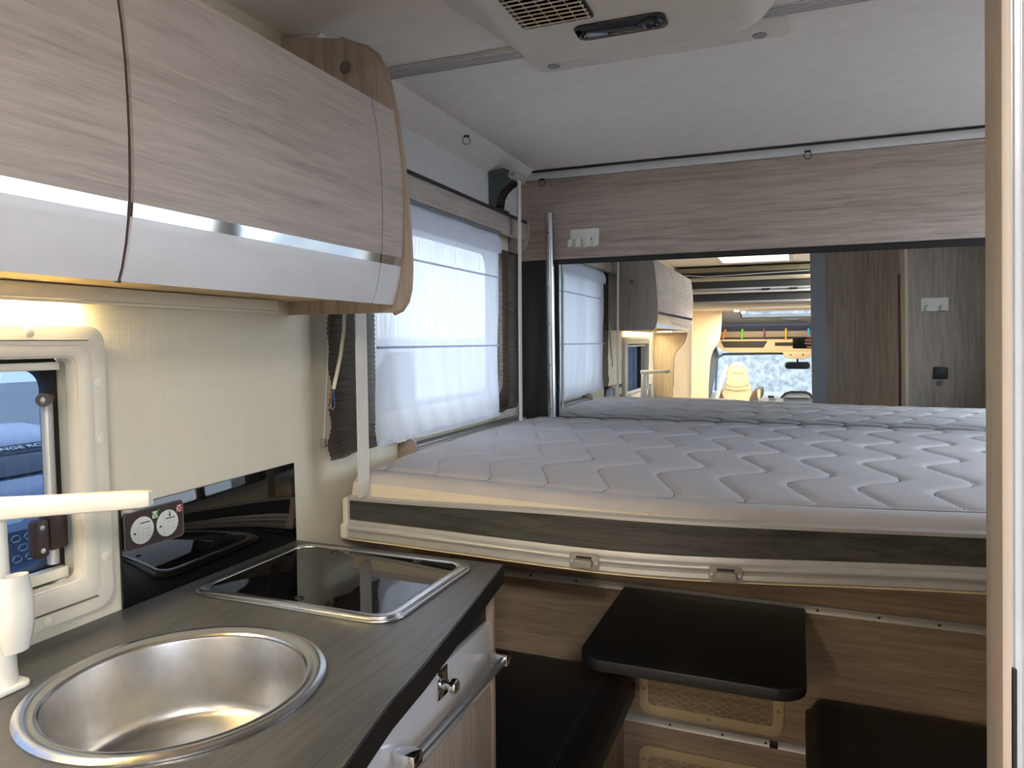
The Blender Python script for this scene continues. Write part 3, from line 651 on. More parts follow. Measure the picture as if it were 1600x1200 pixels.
def sidewall():
    pts = []
    for i in range(81):
        x = -.985+1.985*i/80; pts.append((x, sbow(x)+.012))
    pts += [(1.0, 2.69), (-.985, 2.69)]
    top = []
    mb = M(); n = len(pts); rows = []
    for kz in range(6):
        t = kz/5; row = []
        for (x, y) in pts:
            zt = mtop(x, y); bul = .004*math.sin(PI*t)
            row.append((x-(bul if x < -.98 else 0), y-(bul if y < 2.6 else 0), zt+(.938-zt)*t))
        rows += row
    fs = []
    for kz in range(5):
        for i in range(n):
            j = (i+1) % n; fs.append((kz*n+i, kz*n+j, (kz+1)*n+j, (kz+1)*n+i))
    fs.append(tuple(5*n+i for i in range(n)))
    return mb.add(rows, fs)
sidewall().build('border', FABRIC_SIDE, mt, smooth=60)
# stitched thread lines in the grooves
stm = M()
s_, A, lam = .140, .040, .285
for k in range(-10, 9):
    run = []
    y = 1.40
    while y < 2.66:
        ph = 2*PI*y/lam; x = k*s_+A*math.sin(ph+.35*math.sin(ph))+.10*(y-1.4)
        if -.965 < x < .99 and y > sbow(x)+.012+.058: run.append((x, y, mtop(x, y)+.0004))
        else:
            if len(run) > 4: stm.tube(run, .0012, 4)
            run = []
        y += .012
    if len(run) > 4: stm.tube(run, .0012, 4)
stm.tube([(-.97+1.95*i/120, sbow(-.97+1.95*i/120)+.012+.055, mtop(-.97+1.95*i/120, sbow(-.97+1.95*i/120)+.012+.055)+.0006) for i in range(121)], .0009, 4)
tag(stm.build('stitching', THREAD, mt), kind='stuff')

# ================================================================== CEILING AIR CONDITIONER
cr = thing('ceiling_rail', 'white ribbed profile across the ceiling beside the air conditioner', 'rail', (0, 1.57, ZC))
cm = M().box(-1.0, 1.045, 1.545, 1.598, ZC-.010, ZC)
cm.build('profile', mat('white_profile', (206, 206, 210), .45), cr, bevel=.002)
for k in range(4): M().box(-1.0, 1.04, 1.553+.011*k, 1.557+.011*k, ZC-.0125, ZC-.010).build('rib', MATS['white_profile'], cr, bevel=.0008)
ac = thing('air_conditioner', 'ivory ceiling air conditioner with louvred vent and black display', 'air conditioner', (-.31, 1.2, ZC))
M().prism([(-.645, .60), (.01, .60), (.01, 1.50), (-.005, 1.542), (-.60, 1.542), (-.645, 1.30)], 2, ZC-.012, ZC).build('base_frame', AC_PLASTIC, ac, bevel=.004)
M().prism(rrect(-.60, -.02, 1.60, 1.705, .025), 2, ZC-.010, ZC-.0005).build('rear_lip', AC_PLASTIC, ac, bevel=.004)
for x, y in ((-.552, 1.668), (-.085, 1.676)):
    M().lathe([(0, 0), (.0155, 0), (.0145, -.002), (0, -.0025)], (x, y, ZC-.010), 24, 2).build('cover_cap', GREY_PLASTIC, ac)
def acbody():
    mb = M(); rings = []
    for (z, x0, x1, y0, y1, r) in ((ZC-.010, -.575, -.045, .62, 1.540, .05), (ZC-.030, -.57, -.05, .63, 1.53, .055), (ZC-.055, -.555, -.065, .64, 1.515, .06), (ZC-.075, -.54, -.08, .66, 1.485, .06), (ZC-.085, -.52, -.10, .69, 1.45, .055), (ZC-.088, -.49, -.13, .72, 1.42, .05)):
        rings.append([(p[0], p[1], z) for p in rrect(x0, x1, y0, y1, r, 6)])
    n = len(rings[0]); vs = [p for r in rings for p in r]; fs = []
    for i in range(len(rings)-1): fs += [(i*n+q, i*n+(q+1) % n, (i+1)*n+(q+1) % n, (i+1)*n+q) for q in range(n)]
    fs.append(tuple((len(rings)-1)*n+q for q in range(n)))
    return mb.add(vs, fs)
acbody().build('housing', AC_PLASTIC, ac, smooth=50)
vt = M().prism(rrect(-.480, -.345, 1.10, 1.276, .008), 2, ZC-.0915, ZC-.080).build('vent_recess', BLACK, ac)
s0 = None
for k in range(11):
    o = M().obox((-.4125, 1.112+.015*k, ZC-.0945), (.064, .0045, .0011), Matrix.Rotation(.5, 3, 'X')).build('louvre', AC_PLASTIC, vt)
for k in range(6): M().box(-.471+.0235*k, -.469+.0235*k, 1.106, 1.270, ZC-.094, ZC-.0905).build('louvre_bar', AC_PLASTIC, vt)
slope = math.atan2(.012, .06)
rotd = Matrix.Rotation(0, 3, 'X')
def slab(cx, cy, cz, w_, h, r, th, rot, n=5):
    pts = rrect(-w_/2, w_/2, -h/2, h/2, r, n); k = len(pts); C = Vector((cx, cy, cz))
    return M().add([tuple(C+rot@Vector((p[0], p[1], -th))) for p in pts]+[tuple(C+rot@Vector((p[0], p[1], 0))) for p in pts], [tuple(range(k)), tuple(range(2*k-1, k-1, -1))]+[(i, (i+1) % k, k+(i+1) % k, k+i) for i in range(k)])
dp = slab(-.312, 1.337, ZC-.085, .170, .066, .018, .006, rotd).build('display', BLACK_GLASS, ac, bevel=.001)
M().lathe([(0, -.004), (.022, -.004), (.020, -.008), (.014, -.009), (.012, -.006), (0, -.006)], (-.257, 1.337, ZC-.0868), 28, 2).build('sensor_dial', BLACK, ac)
for k in range(5):
    a = k*2*PI/5; M().lathe([(0, 0), (.0018, 0), (0, -.001)], (-.257+.012*math.cos(a), 1.337+.010*math.sin(a), ZC-.0960), 8, 2).build('indicator', ALU, ac)
# rings and clips
def eye_ring(label, loc, rot):
    t = thing('eye_hook', label, 'hook', loc, 'small wire hooks by the ceiling'); L_ = Vector(loc)
    M().tube([L_+rot@Vector((.012*math.cos(2*PI*i/20), 0, -.016+.012*math.sin(2*PI*i/20))) for i in range(20)], .0012, 6, closed=True).build('ring', BLACK, t)
    M().tube([L_+rot@Vector((-.010, 0, -.0015)), L_+rot@Vector((.010, 0, -.0015))], .0028, 6).build('clip', BLACK, t)
eye_ring('small dark wire ring hanging from the ceiling near the oak cabinet', (-.982, 2.087, 2.014), Matrix.Rotation(.4, 3, 'Z'))
eye_ring('small wire clip on the oak board above the aluminium tube', (-.935, YR-.026, 1.995), Matrix.Identity(3))
eye_ring('small wire clip on the pelmet strip over the middle of the mirror', (.025, YR-.026, 2.004), Matrix.Identity(3))

# ================================================================== REAR WALL ITEMS
tb = thing('aluminium_tube', 'upright aluminium tube with drilled holes beside the mirror', 'tube', (-.9, 2.67, 1.06))
tpost = M().tube([(-.893, 2.6655, 1.03), (-.903, 2.6655, 1.858)], .0175, 24, caps=True).build('tube', mat('bright_aluminium', (186, 190, 194), .25, 1), tb)
for z in (1.10, 1.27, 1.43, 1.57, 1.70, 1.78): M().lathe([(0, 0), (.003, 0), (0, -.0005)], (-.894-.012*(z-1.1), 2.6478, z), 8, 1).build('hole', BLACK, tb)
box(-.917, -.887, 2.672, 2.684, 1.80, 1.84).build('clamp', ALU, tb)
def hook_plate(name, label, x0, x1, z0, z1, y, dirn, hooks):
    t = thing(name, label, 'hook', ((x0+x1)/2, y, z0)); 
    M().prism(rrect(x0, x1, z0, z1, .006), 1, min(y, y+dirn*.004), max(y, y+dirn*.004)).build('plate', WHITE_PLASTIC, t, bevel=.001)
    for hx in hooks:
        a, b = sorted((y+dirn*.004, y+dirn*.022)); h = M().box(hx-.009, hx+.009, a, b, z0, z0+.004)
        a, b = sorted((y+dirn*.018, y+dirn*.022)); h.box(hx-.009, hx+.009, a, b, z0, z0+.030); h.build('hook', WHITE_PLASTIC, t, bevel=.0008)
    for hx in (x0+.03, x1-.03):
        M().lathe([(0, 0), (.0035, 0), (.003, dirn*.001), (0, dirn*.001)], (hx, y+dirn*.004, z0+.03), 10, 1).build('screw', BLACK, t)
    return t
hook_plate('hook_plate', 'white plastic hook plate on the oak board left of the mirror', -.822, -.708, 1.722, 1.792, YR-.0165, -1, (-.817, -.785, -.745, -.713))

# ================================================================== DINETTE
def alu_rail(z, label, x0, x1, screws, group=None):
    t = thing('mounting_rail', label, 'rail', (0, 1.94, z))
    M().prism([(1.9495, z-.013), (1.944, z-.013), (1.941, z-.010), (1.943, z-.005), (1.943, z+.003), (1.940, z+.005), (1.940, z+.010), (1.9495, z+.012)], 0, x0, x1).build('profile', ALU, t)
    for x in screws: M().lathe([(0, 0), (.0035, 0), (0, -.001)], (x, 1.943, z-.001), 8, 1).build('screw', BLACK, t)
alu_rail(.672, 'upper aluminium rail carrying the black table', -.90, 1.04, (-.72, -.58, .06, .2, .33, .5))
alu_rail(.298, 'lower aluminium rail below the net pocket', -.46, .065, (-.44, -.31, -.17, -.06))
tbp = rrect(-.440, .030, 1.462, 1.9395, .055, 10)
# square rear corners, rounded front corners
tbp = [(.030, 1.9385), (-.440, 1.9385)] + [p for p in rrect(-.440, .030, 1.462, 1.98, .062, 12) if p[1] < 1.6]
ta = thing('folding_table', 'black rounded table top fixed to the oak dinette wall', 'table', (-.2, 1.7, .67))
M().prism(tbp, 2, .648, .674).build('table_top', TABLE_BLACK, ta, bevel=.003)
box(-.38, -.03, 1.90, 1.938, .628, .648).build('hinge_bar', ALU_GREY, ta)
def cushion(name, label, x0, x1, y0, y1, z0, z1, seam):
    t = thing(name, label, 'bench cushion', ((x0+x1)/2, (y0+y1)/2, z0))
    def fn(u, v):
        return None
    mb = M(); nu, nv = 30, 30; r = .045; vs = []
    mb.grid(lambda u, v: (x0+(x1-x0)*u, y0+(y1-y0)*v, z1+.018*math.sin(PI*u)*math.sin(PI*v)-sum((r-math.sqrt(max(0, r*r-(r-d_)**2))) for d_ in (min(u*(x1-x0), (1-u)*(x1-x0)), min(v*(y1-y0), (1-v)*(y1-y0))) if d_ < r)), 40, 40)
    o = mb.build('seat_pad', LEATHER, t, smooth=180)
    M().ring([(x0, y0), (x1, y0), (x1, y1), (x0, y1)], [(x0+.02, y0+.02), (x1-.02, y0+.02), (x1-.02, y1-.02), (x0+.02, y1-.02)], 2, z0, z1-.043).build('side_panel', LEATHER, t, bevel=.008)
    for dx in (0, .008):
        M().tube([(seam+dx, y0+.05+(y1-y0-.1)*i/20, z1+.018*math.sin(PI*(seam-x0)/(x1-x0))*math.sin(PI*(.05+.9*i/20))+.001) for i in range(21)], .0009, 5).build('stitch_seam', mat('seam_thread', (74, 74, 78), .7) if 'seam_thread' not in MATS else MATS['seam_thread'], t)
    return t
cushion('bench_cushion', 'black leatherette bench cushion beside the kitchen unit', -1.045, -.405, 1.302, 1.935, .36, .452, -.475)
cushion('bench_cushion', 'black leatherette bench cushion right of the table', .035, 1.045, 1.05, 1.930, .36, .462, .12)
tag(box(-1.045, -.44, 1.302, 1.948, 0, .359).build('dinette_bench', W_Z, bevel=.003), 'oak bench box under the cushion beside the kitchen', 'bench')
tag(box(.07, 1.045, 1.05, 1.948, 0, .359).build('dinette_bench', W_Z, bevel=.003), 'oak bench box under the cushion right of the table', 'bench')
def net_pocket(label, x0, x1, z0, z1):
    t = thing('net_pocket', label, 'net pocket', ((x0+x1)/2, 1.95, z0)); y = 1.9495
    M().ring(rrect(x0, x1, z0, z1, .03), rrect(x0+.027, x1-.027, z0+.027, z1-.027, .010), 1, y-.007, y).build('frame', BEIGE, t, bevel=.002)
    net = M(); xi, xj, zi, zj = x0+.025, x1-.025, z0+.025, z1-.025; st_ = .034
    k = xi-(zj-zi)
    nrow = int((zj-zi)/(st_*.5))
    ncol = int((xj-xi)/st_)
    for c_ in range(ncol+1):
        for sg in (1, -1):
            pts = []
            for i in range(nrow*4+1):
                zz = zi+(zj-zi)*i/(nrow*4); ph = i/4
                xx = xi+st_*c_+sg*(abs((ph % 2)-1)-.5)*st_*.92
                pts.append((max(xi, min(xj, xx)), y-.006-.004*math.sin(PI*(zz-zi)/(zj-zi)), zz))
            net.tube(pts, .0014, 5)
    tag(net.build('net', NETM, t), kind='stuff')
    for x, z in ((x0+.013, z1-.04), (x0+.013, z0+.07), (x1-.013, z0+.07), (x1-.013, z1-.04), ((x0+x1)/2, z0+.0135)):
        M().lathe([(0, 0), (.0045, 0), (.0035, -.0015), (0, -.0015)], (x, y-.007, z), 10, 1).build('screw', GREY_PLASTIC, t)
net_pocket('beige framed net pocket below the black table', -.396, -.016, .318, .53)
net_pocket('beige framed net pocket near the floor under the lower rail', -.396, -.016, .03, .225)
tag(M().box(-.05, -.03, 1.936, 1.9505, .29, .308).build('rail_clip', BLACK, bevel=.001), 'small black clip on the lower aluminium rail', 'clip')

# ================================================================== PARTITION BESIDE THE CAMERA
PX = .0865
pa = tag(bpy.data.objects.new('wall_partition', None), 'oak partition post with ribbed white edge beside the camera', 'partition', kind=S); COL.objects.link(pa); pa.location = (PX, .4, 1.36); pa.rotation_euler = (0, -.030, 0); OFF[pa.name] = Vector(pa.location)
POST = wood('pale_oak_post', (138, 127, 118), (160, 149, 140), 2, freq=45)
def post():
    return M().box(PX, PX+.004, .3845, .415, -.02, 2.06)
post().build('post', POST, pa, bevel=.001)
RIB = mat('ribbed_white', (172, 178, 188), .25, coat=.3)
mb = M()
mb.box(PX+.004, .176, .387, .4125, 0, 2.03); mb.build('ribbed_core', RIB, pa)
rib0 = None
for k in range(23):
    xx = PX+.0065+.0036*k
    for yy, sgn in ((.387, -1), (.4125, 1)):
        if rib0 is None or sgn not in rib0:
            o = M().prism([(xx-.0017, yy), (xx+.0017, yy), (xx+.0009, yy+sgn*.0009), (xx-.0009, yy+sgn*.0009)], 2, 0, 2.03).build('rib', RIB, pa)
            rib0 = rib0 or {}; rib0[sgn] = (o, xx)
        else:
            dup(rib0[sgn][0], pa, (xx-rib0[sgn][1], 0, 0))
box(PX+.0042, PX+.0058, .3843, .3872, 1.143, 1.207).build('latch_strip', BLACK, pa)
mb = M(); cv = []
for i in range(17):
    t = i/16; cv.append((.172+.385*t, .405+.30*(t**2.2)))
mb.prism(cv+[(x+.012, y-.018) for x, y in cv[::-1]], 2, 0, 2.03).build('curved_panel', W_Z, pa)
box(.557, .572, .70, .91, 0, 2.03).build('reveal_post', W_PALE, pa)
box(.545, .5565, .70, .73, 0, 1.72).build('reveal_slot', TAUPE, pa)
box(.572, 1.05, .88, .90, 0, 2.03).build('rear_panel', W_Z, pa)
hook_plate('hook_plate', 'white plastic hook plate on the bathroom panel seen in the mirror', .630, .760, 1.512, 1.585, .9005, 1, (.66, .73))
so_ = thing('power_socket', 'black square power socket on the bathroom panel seen in the mirror', 'socket', (.732, .9, 1.14))
M().prism(rrect(.697, .767, 1.142, 1.208, .006), 1, .9005, .909).build('cover', BLACK, so_, bevel=.002)
M().ring(rrect(.707, .757, 1.151, 1.199, .004), rrect(.711, .753, 1.155, 1.195, .003), 1, .909, .911).build('flap', BLACK_PANEL, so_)
tag(M().lathe([(0, 0), (.017, 0), (.016, .002), (0, .0025)], (.728, .9005, 1.118), 20, 1).build('cover_cap', TAUPE), 'round taupe cover cap below the black socket', 'cap')

# ================================================================== FRONT OF THE VAN (seen in the mirror)
kp = [(XL, 1.425), (-.795, 1.425), (-.800, 1.395), (-.815, 1.350), (-.840, 1.312), (-.872, 1.282), (-.890, 1.255), (-.897, 1.215), (-.899, 1.0), (-.899, .0), (XL, .0)]
ke = thing('kitchen_end_panel', 'pale oak end panel with curved edge beside the tap, seen in the mirror', 'panel', (-.95, -.31, 0))
M().prism(kp, 1, -.318, -.302).build('panel', W_PALE, ke)
M().tube([(x, -.302, z) for x, z in kp[1:9]], .004, 6).build('edge_band', W_EDGE, ke)
box(XL, -.80, -.302, -.285, 1.405, 1.424).build('cornice', W_EDGE, ke, bevel=.002)
fp = tag(bpy.data.objects.new('wall_front_bulkhead', None), 'cream bulkhead with a screwed aluminium edge in front of the lounge', 'wall', kind=S); COL.objects.link(fp); fp.location = (-.95, -1.2, 0); OFF[fp.name] = Vector(fp.location)
box(XL, -.890, -1.22, -1.20, 0, 1.66).build('panel', CREAM, fp)
box(-.890, -.878, -1.225, -1.195, 0, 1.66).build('edge_profile', ALU, fp)
for z in (.95, 1.08, 1.22, 1.36, 1.5): M().lathe([(0, 0), (.004, 0), (0, .001)], (-.884, -1.195, z), 8, 1).build('screw', BLACK, fp)
cpn = [(XL, 0), (-.775, 0), (-.775, .95), (-.768, 1.10), (-.758, 1.20), (-.735, 1.27), (-.700, 1.32), (-.676, 1.37), (-.665, 1.47), (-.660, 1.66), (XL, 1.66)]
tag(M().prism(cpn, 1, -1.63, -1.60).build('wall_cab_pillar', CREAM, bevel=.004), 'cream cab pillar panel with wavy edge behind the lounge', 'wall', kind=S)
fb = thing('front_drop_down_bed', 'raised front drop-down bed with dark boards and metal rails, seen in the mirror', 'bed', (0, -1.5, 1.65))
xa, xb = -1.045, 1.045
DARK_BED = mat('dark_bed_fabric', (27, 28, 30), .7); BEIGE_RAIL = mat('beige_rail', (160, 152, 130), .5)
def fbar(name, m, z0, z1, dy, bulge=0, tilt=.0):
    return M().prism([(-1.90, z0), (-1.20+dy, z0), (-1.20+dy+bulge, (z0+z1)/2), (-1.20+dy, z1), (-1.90, z1)], 0, xa, xb).build(name, m, fb)
fbar('underside', CREAM, 1.640, 1.675, -.03)
fbar('lower_rail', ALU_GREY, 1.675, 1.708, 0, .012)
fbar('lower_board', DARK_BED, 1.708, 1.775, -.012)
fbar('middle_rail', ALU, 1.775, 1.792, .004, .008)
fbar('middle_rail', ALU_GREY, 1.792, 1.822, 0, .006)
fbar('upper_board', DARK_BED, 1.822, 1.885, -.012)
fbar('upper_rail', BEIGE_RAIL, 1.885, 1.918, 0, .008)
fbar('bed_cover', DARK_BED, 1.918, 1.965, -.02, .0)
M().prism([(-1.90, 1.965), (-1.24, 1.965), (-1.25, 2.01), (-1.90, 2.02)], 0, xa, xb).build('folded_blanket', mat('olive_blanket', (150, 145, 122), .9), fb)
M().tube([(-.95, -1.19, 1.945), (-.75, -1.185, 1.925), (-.3, -1.185, 1.938), (.6, -1.19, 1.96)], .004, 6).build('cord', ALU, fb)
for xc in (-.24, -.02): M().box(xc-.05, xc+.02, -1.20, -1.186, 1.797, 1.812).build('catch', BLACK, fb, bevel=.002)
lp = emit('warm_spot', (255, 220, 160), 25)
for i, x in enumerate((-.50, -.475)):
    sp_ = thing('spot_lamp', ('left' if i == 0 else 'right')+' round warm spot lamp under the front bed, seen in the mirror', 'lamp', (x*1.0, -1.28-.4*i, 1.64), 'spot lamps under the front bed')
    M().lathe([(.026, 0), (.026, -.006), (.022, -.010), (.0, -.010)], (x, -1.28-.4*i, 1.64), 24).build('bezel', CHROME, sp_)
    M().lathe([(0, -.011), (.018, -.011), (.012, -.015), (0, -.016)], (x, -1.28-.4*i, 1.64), 24).build('lens', lp, sp_)
    l = bpy.data.lights.new('spot_light', 'AREA'); l.shape = 'DISK'; l.size = .04; l.energy = 3.5; l.color = (1, .78, .5)
    lo = bpy.data.objects.new('spot_light', l); COL.objects.link(lo); lo.location = (x, -1.28-.4*i, 1.62)
# roof hatch
rh = tag(bpy.data.objects.new('window_3', None), 'white-framed roof hatch above the aisle, seen in the mirror', 'roof hatch', kind=S); COL.objects.link(rh); rh.location = (-.33, -.75, ZC); OFF[rh.name] = Vector(rh.location)
M().ring(rrect(-.63, -.03, -1.03, -.47, .03), rrect(-.592, -.068, -.992, -.508, .02), 2, ZC-.012, ZC+.05).build('frame', WHITE_PLASTIC, rh, bevel=.002)
M().grid(lambda u, v: (-.60+.54*u, -1.0+.5*v, ZC+.045+.03*math.sin(PI*u)*math.sin(PI*v)), 12, 12).build('dome', sheer_mat('milky_acrylic', (244, 247, 250), .2, 2, .8), rh)
# cab shell
GREYTRIM = mat('cab_grey_trim', (112, 118, 124), .6); CABCREAM = mat('cab_headliner', (216, 198, 162), .7); SLATE = mat('slate_fabric', (92, 96, 116), .9)
XC = .93
for sgn, nm, lb in ((-1, 'wall_cab_left', 'grey cab door with side window beyond the passenger seat'), (1, 'wall_cab_right', 'grey cab door with side window beside the driver place')):
    mb = M(); x0, x1 = sorted((sgn*XC, sgn*(XC+.04)))
    mb.box(x0, x1, -3.2, -1.63, 0, .80).box(x0, x1, -3.2, -1.63, 1.22, 1.75).box(x0, x1, -1.75, -1.63, .8, 1.22)
    tag(mb.build(nm, GREYTRIM), lb, 'wall', kind=S)
    tag(M().box(x0+.01, x1-.02, -3.2, -1.75, .8, 1.22).build('window_4' if sgn < 0 else 'window_5', GLASS), 'cab side window on the '+('passenger' if sgn < 0 else 'driver')+' side', 'window', kind=S)
tag(M().prism([(-.95, 1.66), (-.90, 1.66), (-.80, 1.30), (-.775, 1.20), (-.80, 1.10), (-.86, .70), (-.95, .70)], 1, -2.62, -2.50).build('trim_6', GREYTRIM, bevel=.01), 'grey windscreen pillar trim behind the passenger seat', 'trim', kind=S)
# sloping cab roof with skylight
def slope_pt(t): return (-1.90-.62*t, 1.715-.185*t)
mb = M()
def roofquad(t0, t1, xa_, xb_):
    (ya_, za_), (yb_, zb_) = slope_pt(t0), slope_pt(t1)
    mb.add([(xa_, ya_, za_), (xb_, ya_, za_), (xb_, yb_, zb_), (xa_, yb_, zb_), (xa_, ya_, za_+.03), (xb_, ya_, za_+.03), (xb_, yb_, zb_+.03), (xa_, yb_, zb_+.03)], [(0,3,2,1),(4,5,6,7),(0,1,5,4),(1,2,6,5),(2,3,7,6),(3,0,4,7)])
roofquad(-.1, .30, -.97, .97); roofquad(.66, 1.0, -.97, .97); roofquad(.30, .66, -.97, -.53); roofquad(.30, .66, .53, .97)
tag(mb.build('ceiling_cab', mat('cab_roof_white', (214, 218, 222), .6)), 'white sloping cab roof around the skylight', 'ceiling', kind=S)
ct = tag(bpy.data.objects.new('window_6', None), 'wide cab skylight with a grip bar, seen in the mirror', 'skylight', kind=S); COL.objects.link(ct); ct.location = (0, -2.2, 1.63); OFF[ct.name] = Vector(ct.location)
(ya_, za_), (yb_, zb_) = slope_pt(.30), slope_pt(.66)
mb = M(); mb.add([(-.53, ya_, za_+.02), (.53, ya_, za_+.02), (.53, yb_, zb_+.02), (-.53, yb_, zb_+.02), (-.53, ya_, za_+.026), (.53, ya_, za_+.026), (.53, yb_, zb_+.026), (-.53, yb_, zb_+.026)], [(0,3,2,1),(4,5,6,7),(0,1,5,4),(1,2,6,5),(2,3,7,6),(3,0,4,7)]); mb.build('pane', GLASS, ct)
M().tube([(-.53, yb_, zb_-.002), (.53, yb_, zb_-.002)], .008, 6).tube([(-.53, ya_, za_), (-.53, yb_, zb_)], .008, 6).build('frame', GREYTRIM, ct)
M().tube([(-.13, yb_+.02, zb_-.01), (-.10, yb_+.03, zb_-.028), (.0, yb_+.03, zb_-.03), (.04, yb_+.02, zb_-.01)], .006, 8).build('grip_bar', GREYTRIM, ct)
# overhead cab shelf with clothes pegs
cs = thing('cab_shelf', 'slate and beige overhead shelf above the windscreen', 'shelf', (0, -2.5, 1.25))
box(-.78, .95, -2.56, -2.54, 1.36, 1.532).build('back_board', SLATE, cs)
box(-.80, -.76, -2.54, -2.30, 1.36, 1.54).build('side_board', SLATE, cs, bevel=.004)
box(-.76, .95, -2.34, -2.31, 1.392, 1.452).build('front_lip', mat('taupe_lip', (156, 140, 118), .6), cs, bevel=.003)
box(-.76, .95, -2.54, -2.31, 1.378, 1.391).build('shelf_floor', BLACK_PANEL, cs)
M().prism([(-.80, 1.372), (.95, 1.372), (.95, 1.235), (-.60, 1.235), (-.70, 1.25), (-.77, 1.30)], 1, -2.40, -2.32).build('header_panel', CABCREAM, cs, bevel=.006)
M().prism([(-.735, 1.352), (-.275, 1.352), (-.315, 1.285), (-.70, 1.287)], 1, -2.325, -2.3165).build('pocket', BLACK_PANEL, cs)
box(-.205, .35, -2.325, -2.3165, 1.302, 1.338).build('pocket', BLACK_PANEL, cs)
M().prism([(-.130, 1.240), (.145, 1.240), (.138, 1.195), (.08, 1.172), (-.06, 1.172), (-.118, 1.195)], 1, -2.36, -2.30).build('console', CABCREAM, cs, bevel=.005)
for x in (-.055, .06): M().lathe([(0, 0), (.008, 0), (0, .002)], (x, -2.30, 1.212), 12, 1).build('console_button', BLACK, cs)
for x, rgb, nm, tilt in ((-.700, (232, 120, 40), 'orange', .25), (-.523, (96, 196, 50), 'green', .02), (-.308, (120, 50, 100), 'purple', 0), (-.102, (246, 186, 40), 'yellow', 0), (.106, (84, 184, 226), 'blue', .03)):
    m_ = mat(nm+'_peg', rgb, .4)
    t = thing('clothes_peg', nm+' clothes peg clipped to the cab shelf lip, seen in the mirror', 'clothes peg', (x, -2.3, 1.38), 'clothes pegs on the cab shelf')
    rr = Matrix.Rotation(tilt, 3, 'Y')
    M().obox((x, -2.297, 1.424), (.0085, .004, .052), rr).build('jaw', m_, t, bevel=.002)
    M().obox((x, -2.352, 1.424), (.0085, .004, .052), rr).build('jaw', m_, t, bevel=.002)
    M().tube([(x-.006, -2.3, 1.46), (x-.006, -2.35, 1.462), (x+.006, -2.35, 1.462), (x+.006, -2.3, 1.46)], .0015, 5).build('spring', ALU_GREY, t)
# windscreen and dashboard
ws = tag(bpy.data.objects.new('window_7', None), 'cab windscreen looking on to a pale concrete wall', 'windscreen', kind=S); COL.objects.link(ws); ws.location = (0, -2.9, .8); OFF[ws.name] = Vector(ws.location)
mb = M(); mb.add([(-.80, -2.46, 1.235), (.80, -2.46, 1.235), (.88, -3.10, .74), (-.88, -3.10, .74), (-.80, -2.466, 1.24), (.80, -2.466, 1.24), (.88, -3.106, .745), (-.88, -3.106, .745)], [(0,3,2,1),(4,5,6,7),(0,1,5,4),(1,2,6,5),(2,3,7,6),(3,0,4,7)]); mb.build('pane', GLASS, ws)
M().tube([(-.86, -3.06, .76), (-.79, -2.50, 1.17), (-.72, -2.46, 1.215), (-.2, -2.45, 1.225), (.72, -2.46, 1.215), (.79, -2.50, 1.17), (.86, -3.06, .76)], .014, 8).build('frame', GREYTRIM, ws)
da = thing('dashboard', 'pale grey cab dashboard with a dark-edged instrument hood', 'dashboard', (0, -2.8, .7))
DASH = mat('dash_plastic', (150, 160, 170), .5)
M().prism([(-3.12, .30), (-2.55, .30), (-2.48, .60), (-2.52, .76), (-2.62, .805), (-2.85, .80), (-3.12, .745)], 0, -.92, .92).build('top', DASH, da, bevel=.02)
M().tube([(-.14, -2.46, .765), (-.10, -2.44, .815), (-.05, -2.43, .832), (.09, -2.43, .834), (.13, -2.44, .815), (.16, -2.46, .765)], .011, 8).build('hood_edge', BLACK, da)
M().prism([(-.13, .77), (-.09, .812), (-.05, .826), (.09, .828), (.12, .812), (.15, .77)], 1, -2.60, -2.45).build('hood', DASH, da, bevel=.004)
for x in (-.24, -.03, .08): M().box(x-.03, x+.03, -2.515, -2.465, .765, .785).build('air_vent', BLACK, da, bevel=.004)
rm = thing('rear_view_mirror', 'black interior rear-view mirror under the cab console', 'mirror', (.01, -2.3, 1.11))
M().prism(rrect(-.108, .128, 1.070, 1.142, .030), 1, -2.34, -2.30).build('shell', BLACK, rm, bevel=.008)
M().prism(rrect(-.098, .118, 1.079, 1.133, .024), 1, -2.301, -2.2985).build('mirror_glass', mat('dimmed_mirror', (70, 80, 92), .1, .9), rm)
M().tube([(.01, -2.33, 1.10), (.01, -2.36, 1.175)], .010, 8).build('stem', BLACK, rm)
# passenger seat
se = thing('passenger_seat', 'cream passenger seat with brown side bolsters in the cab', 'seat', (-.535, -1.95, .3))
SEATC = mat('cream_leatherette', (226, 208, 172), .5); SEATB = mat('brown_leatherette', (92, 82, 74), .55)
bk_ = [(-.70, .45), (-.70, .78), (-.68, .86), (-.645, .94), (-.632, 1.03), (-.622, 1.09), (-.60, 1.128), (-.565, 1.147), (-.51, 1.147), (-.475, 1.128), (-.452, 1.09), (-.442, 1.03), (-.425, .94), (-.395, .86), (-.375, .78), (-.375, .45)]
sbk = M().prism(bk_, 1, -2.02, -1.90).build('backrest', SEATC, se, bevel=.025, seg=3)
M().tube([(-.645, -1.894, .94), (-.60, -1.888, .915), (-.535, -1.886, .905), (-.47, -1.888, .915), (-.425, -1.894, .94)], .003, 6).build('seam', TAUPE, sbk)
M().tube([(-.66, -1.896, .885), (-.535, -1.894, .868), (-.40, -1.896, .885)], .002, 6).build('seam', TAUPE, sbk)
for sgn in (-1, 1):
    cx = -.537+sgn*.15
    M().prism([(cx-.03*sgn, .60), (cx+.045*sgn, .60), (cx+.045*sgn, .84), (cx+.03*sgn, .895), (cx+.0*sgn, .865), (cx-.03*sgn, .80)], 1, -1.99, -1.885).build('bolster', SEATB, se, bevel=.012)
box(-.72, -.36, -2.40, -1.93, .38, .50).build('seat_base', SEATC, se, bevel=.03, seg=3)
ar = box(-.362, -.300, -2.25, -1.88, .80, .90).build('armrest', SEATB, se, bevel=.02)
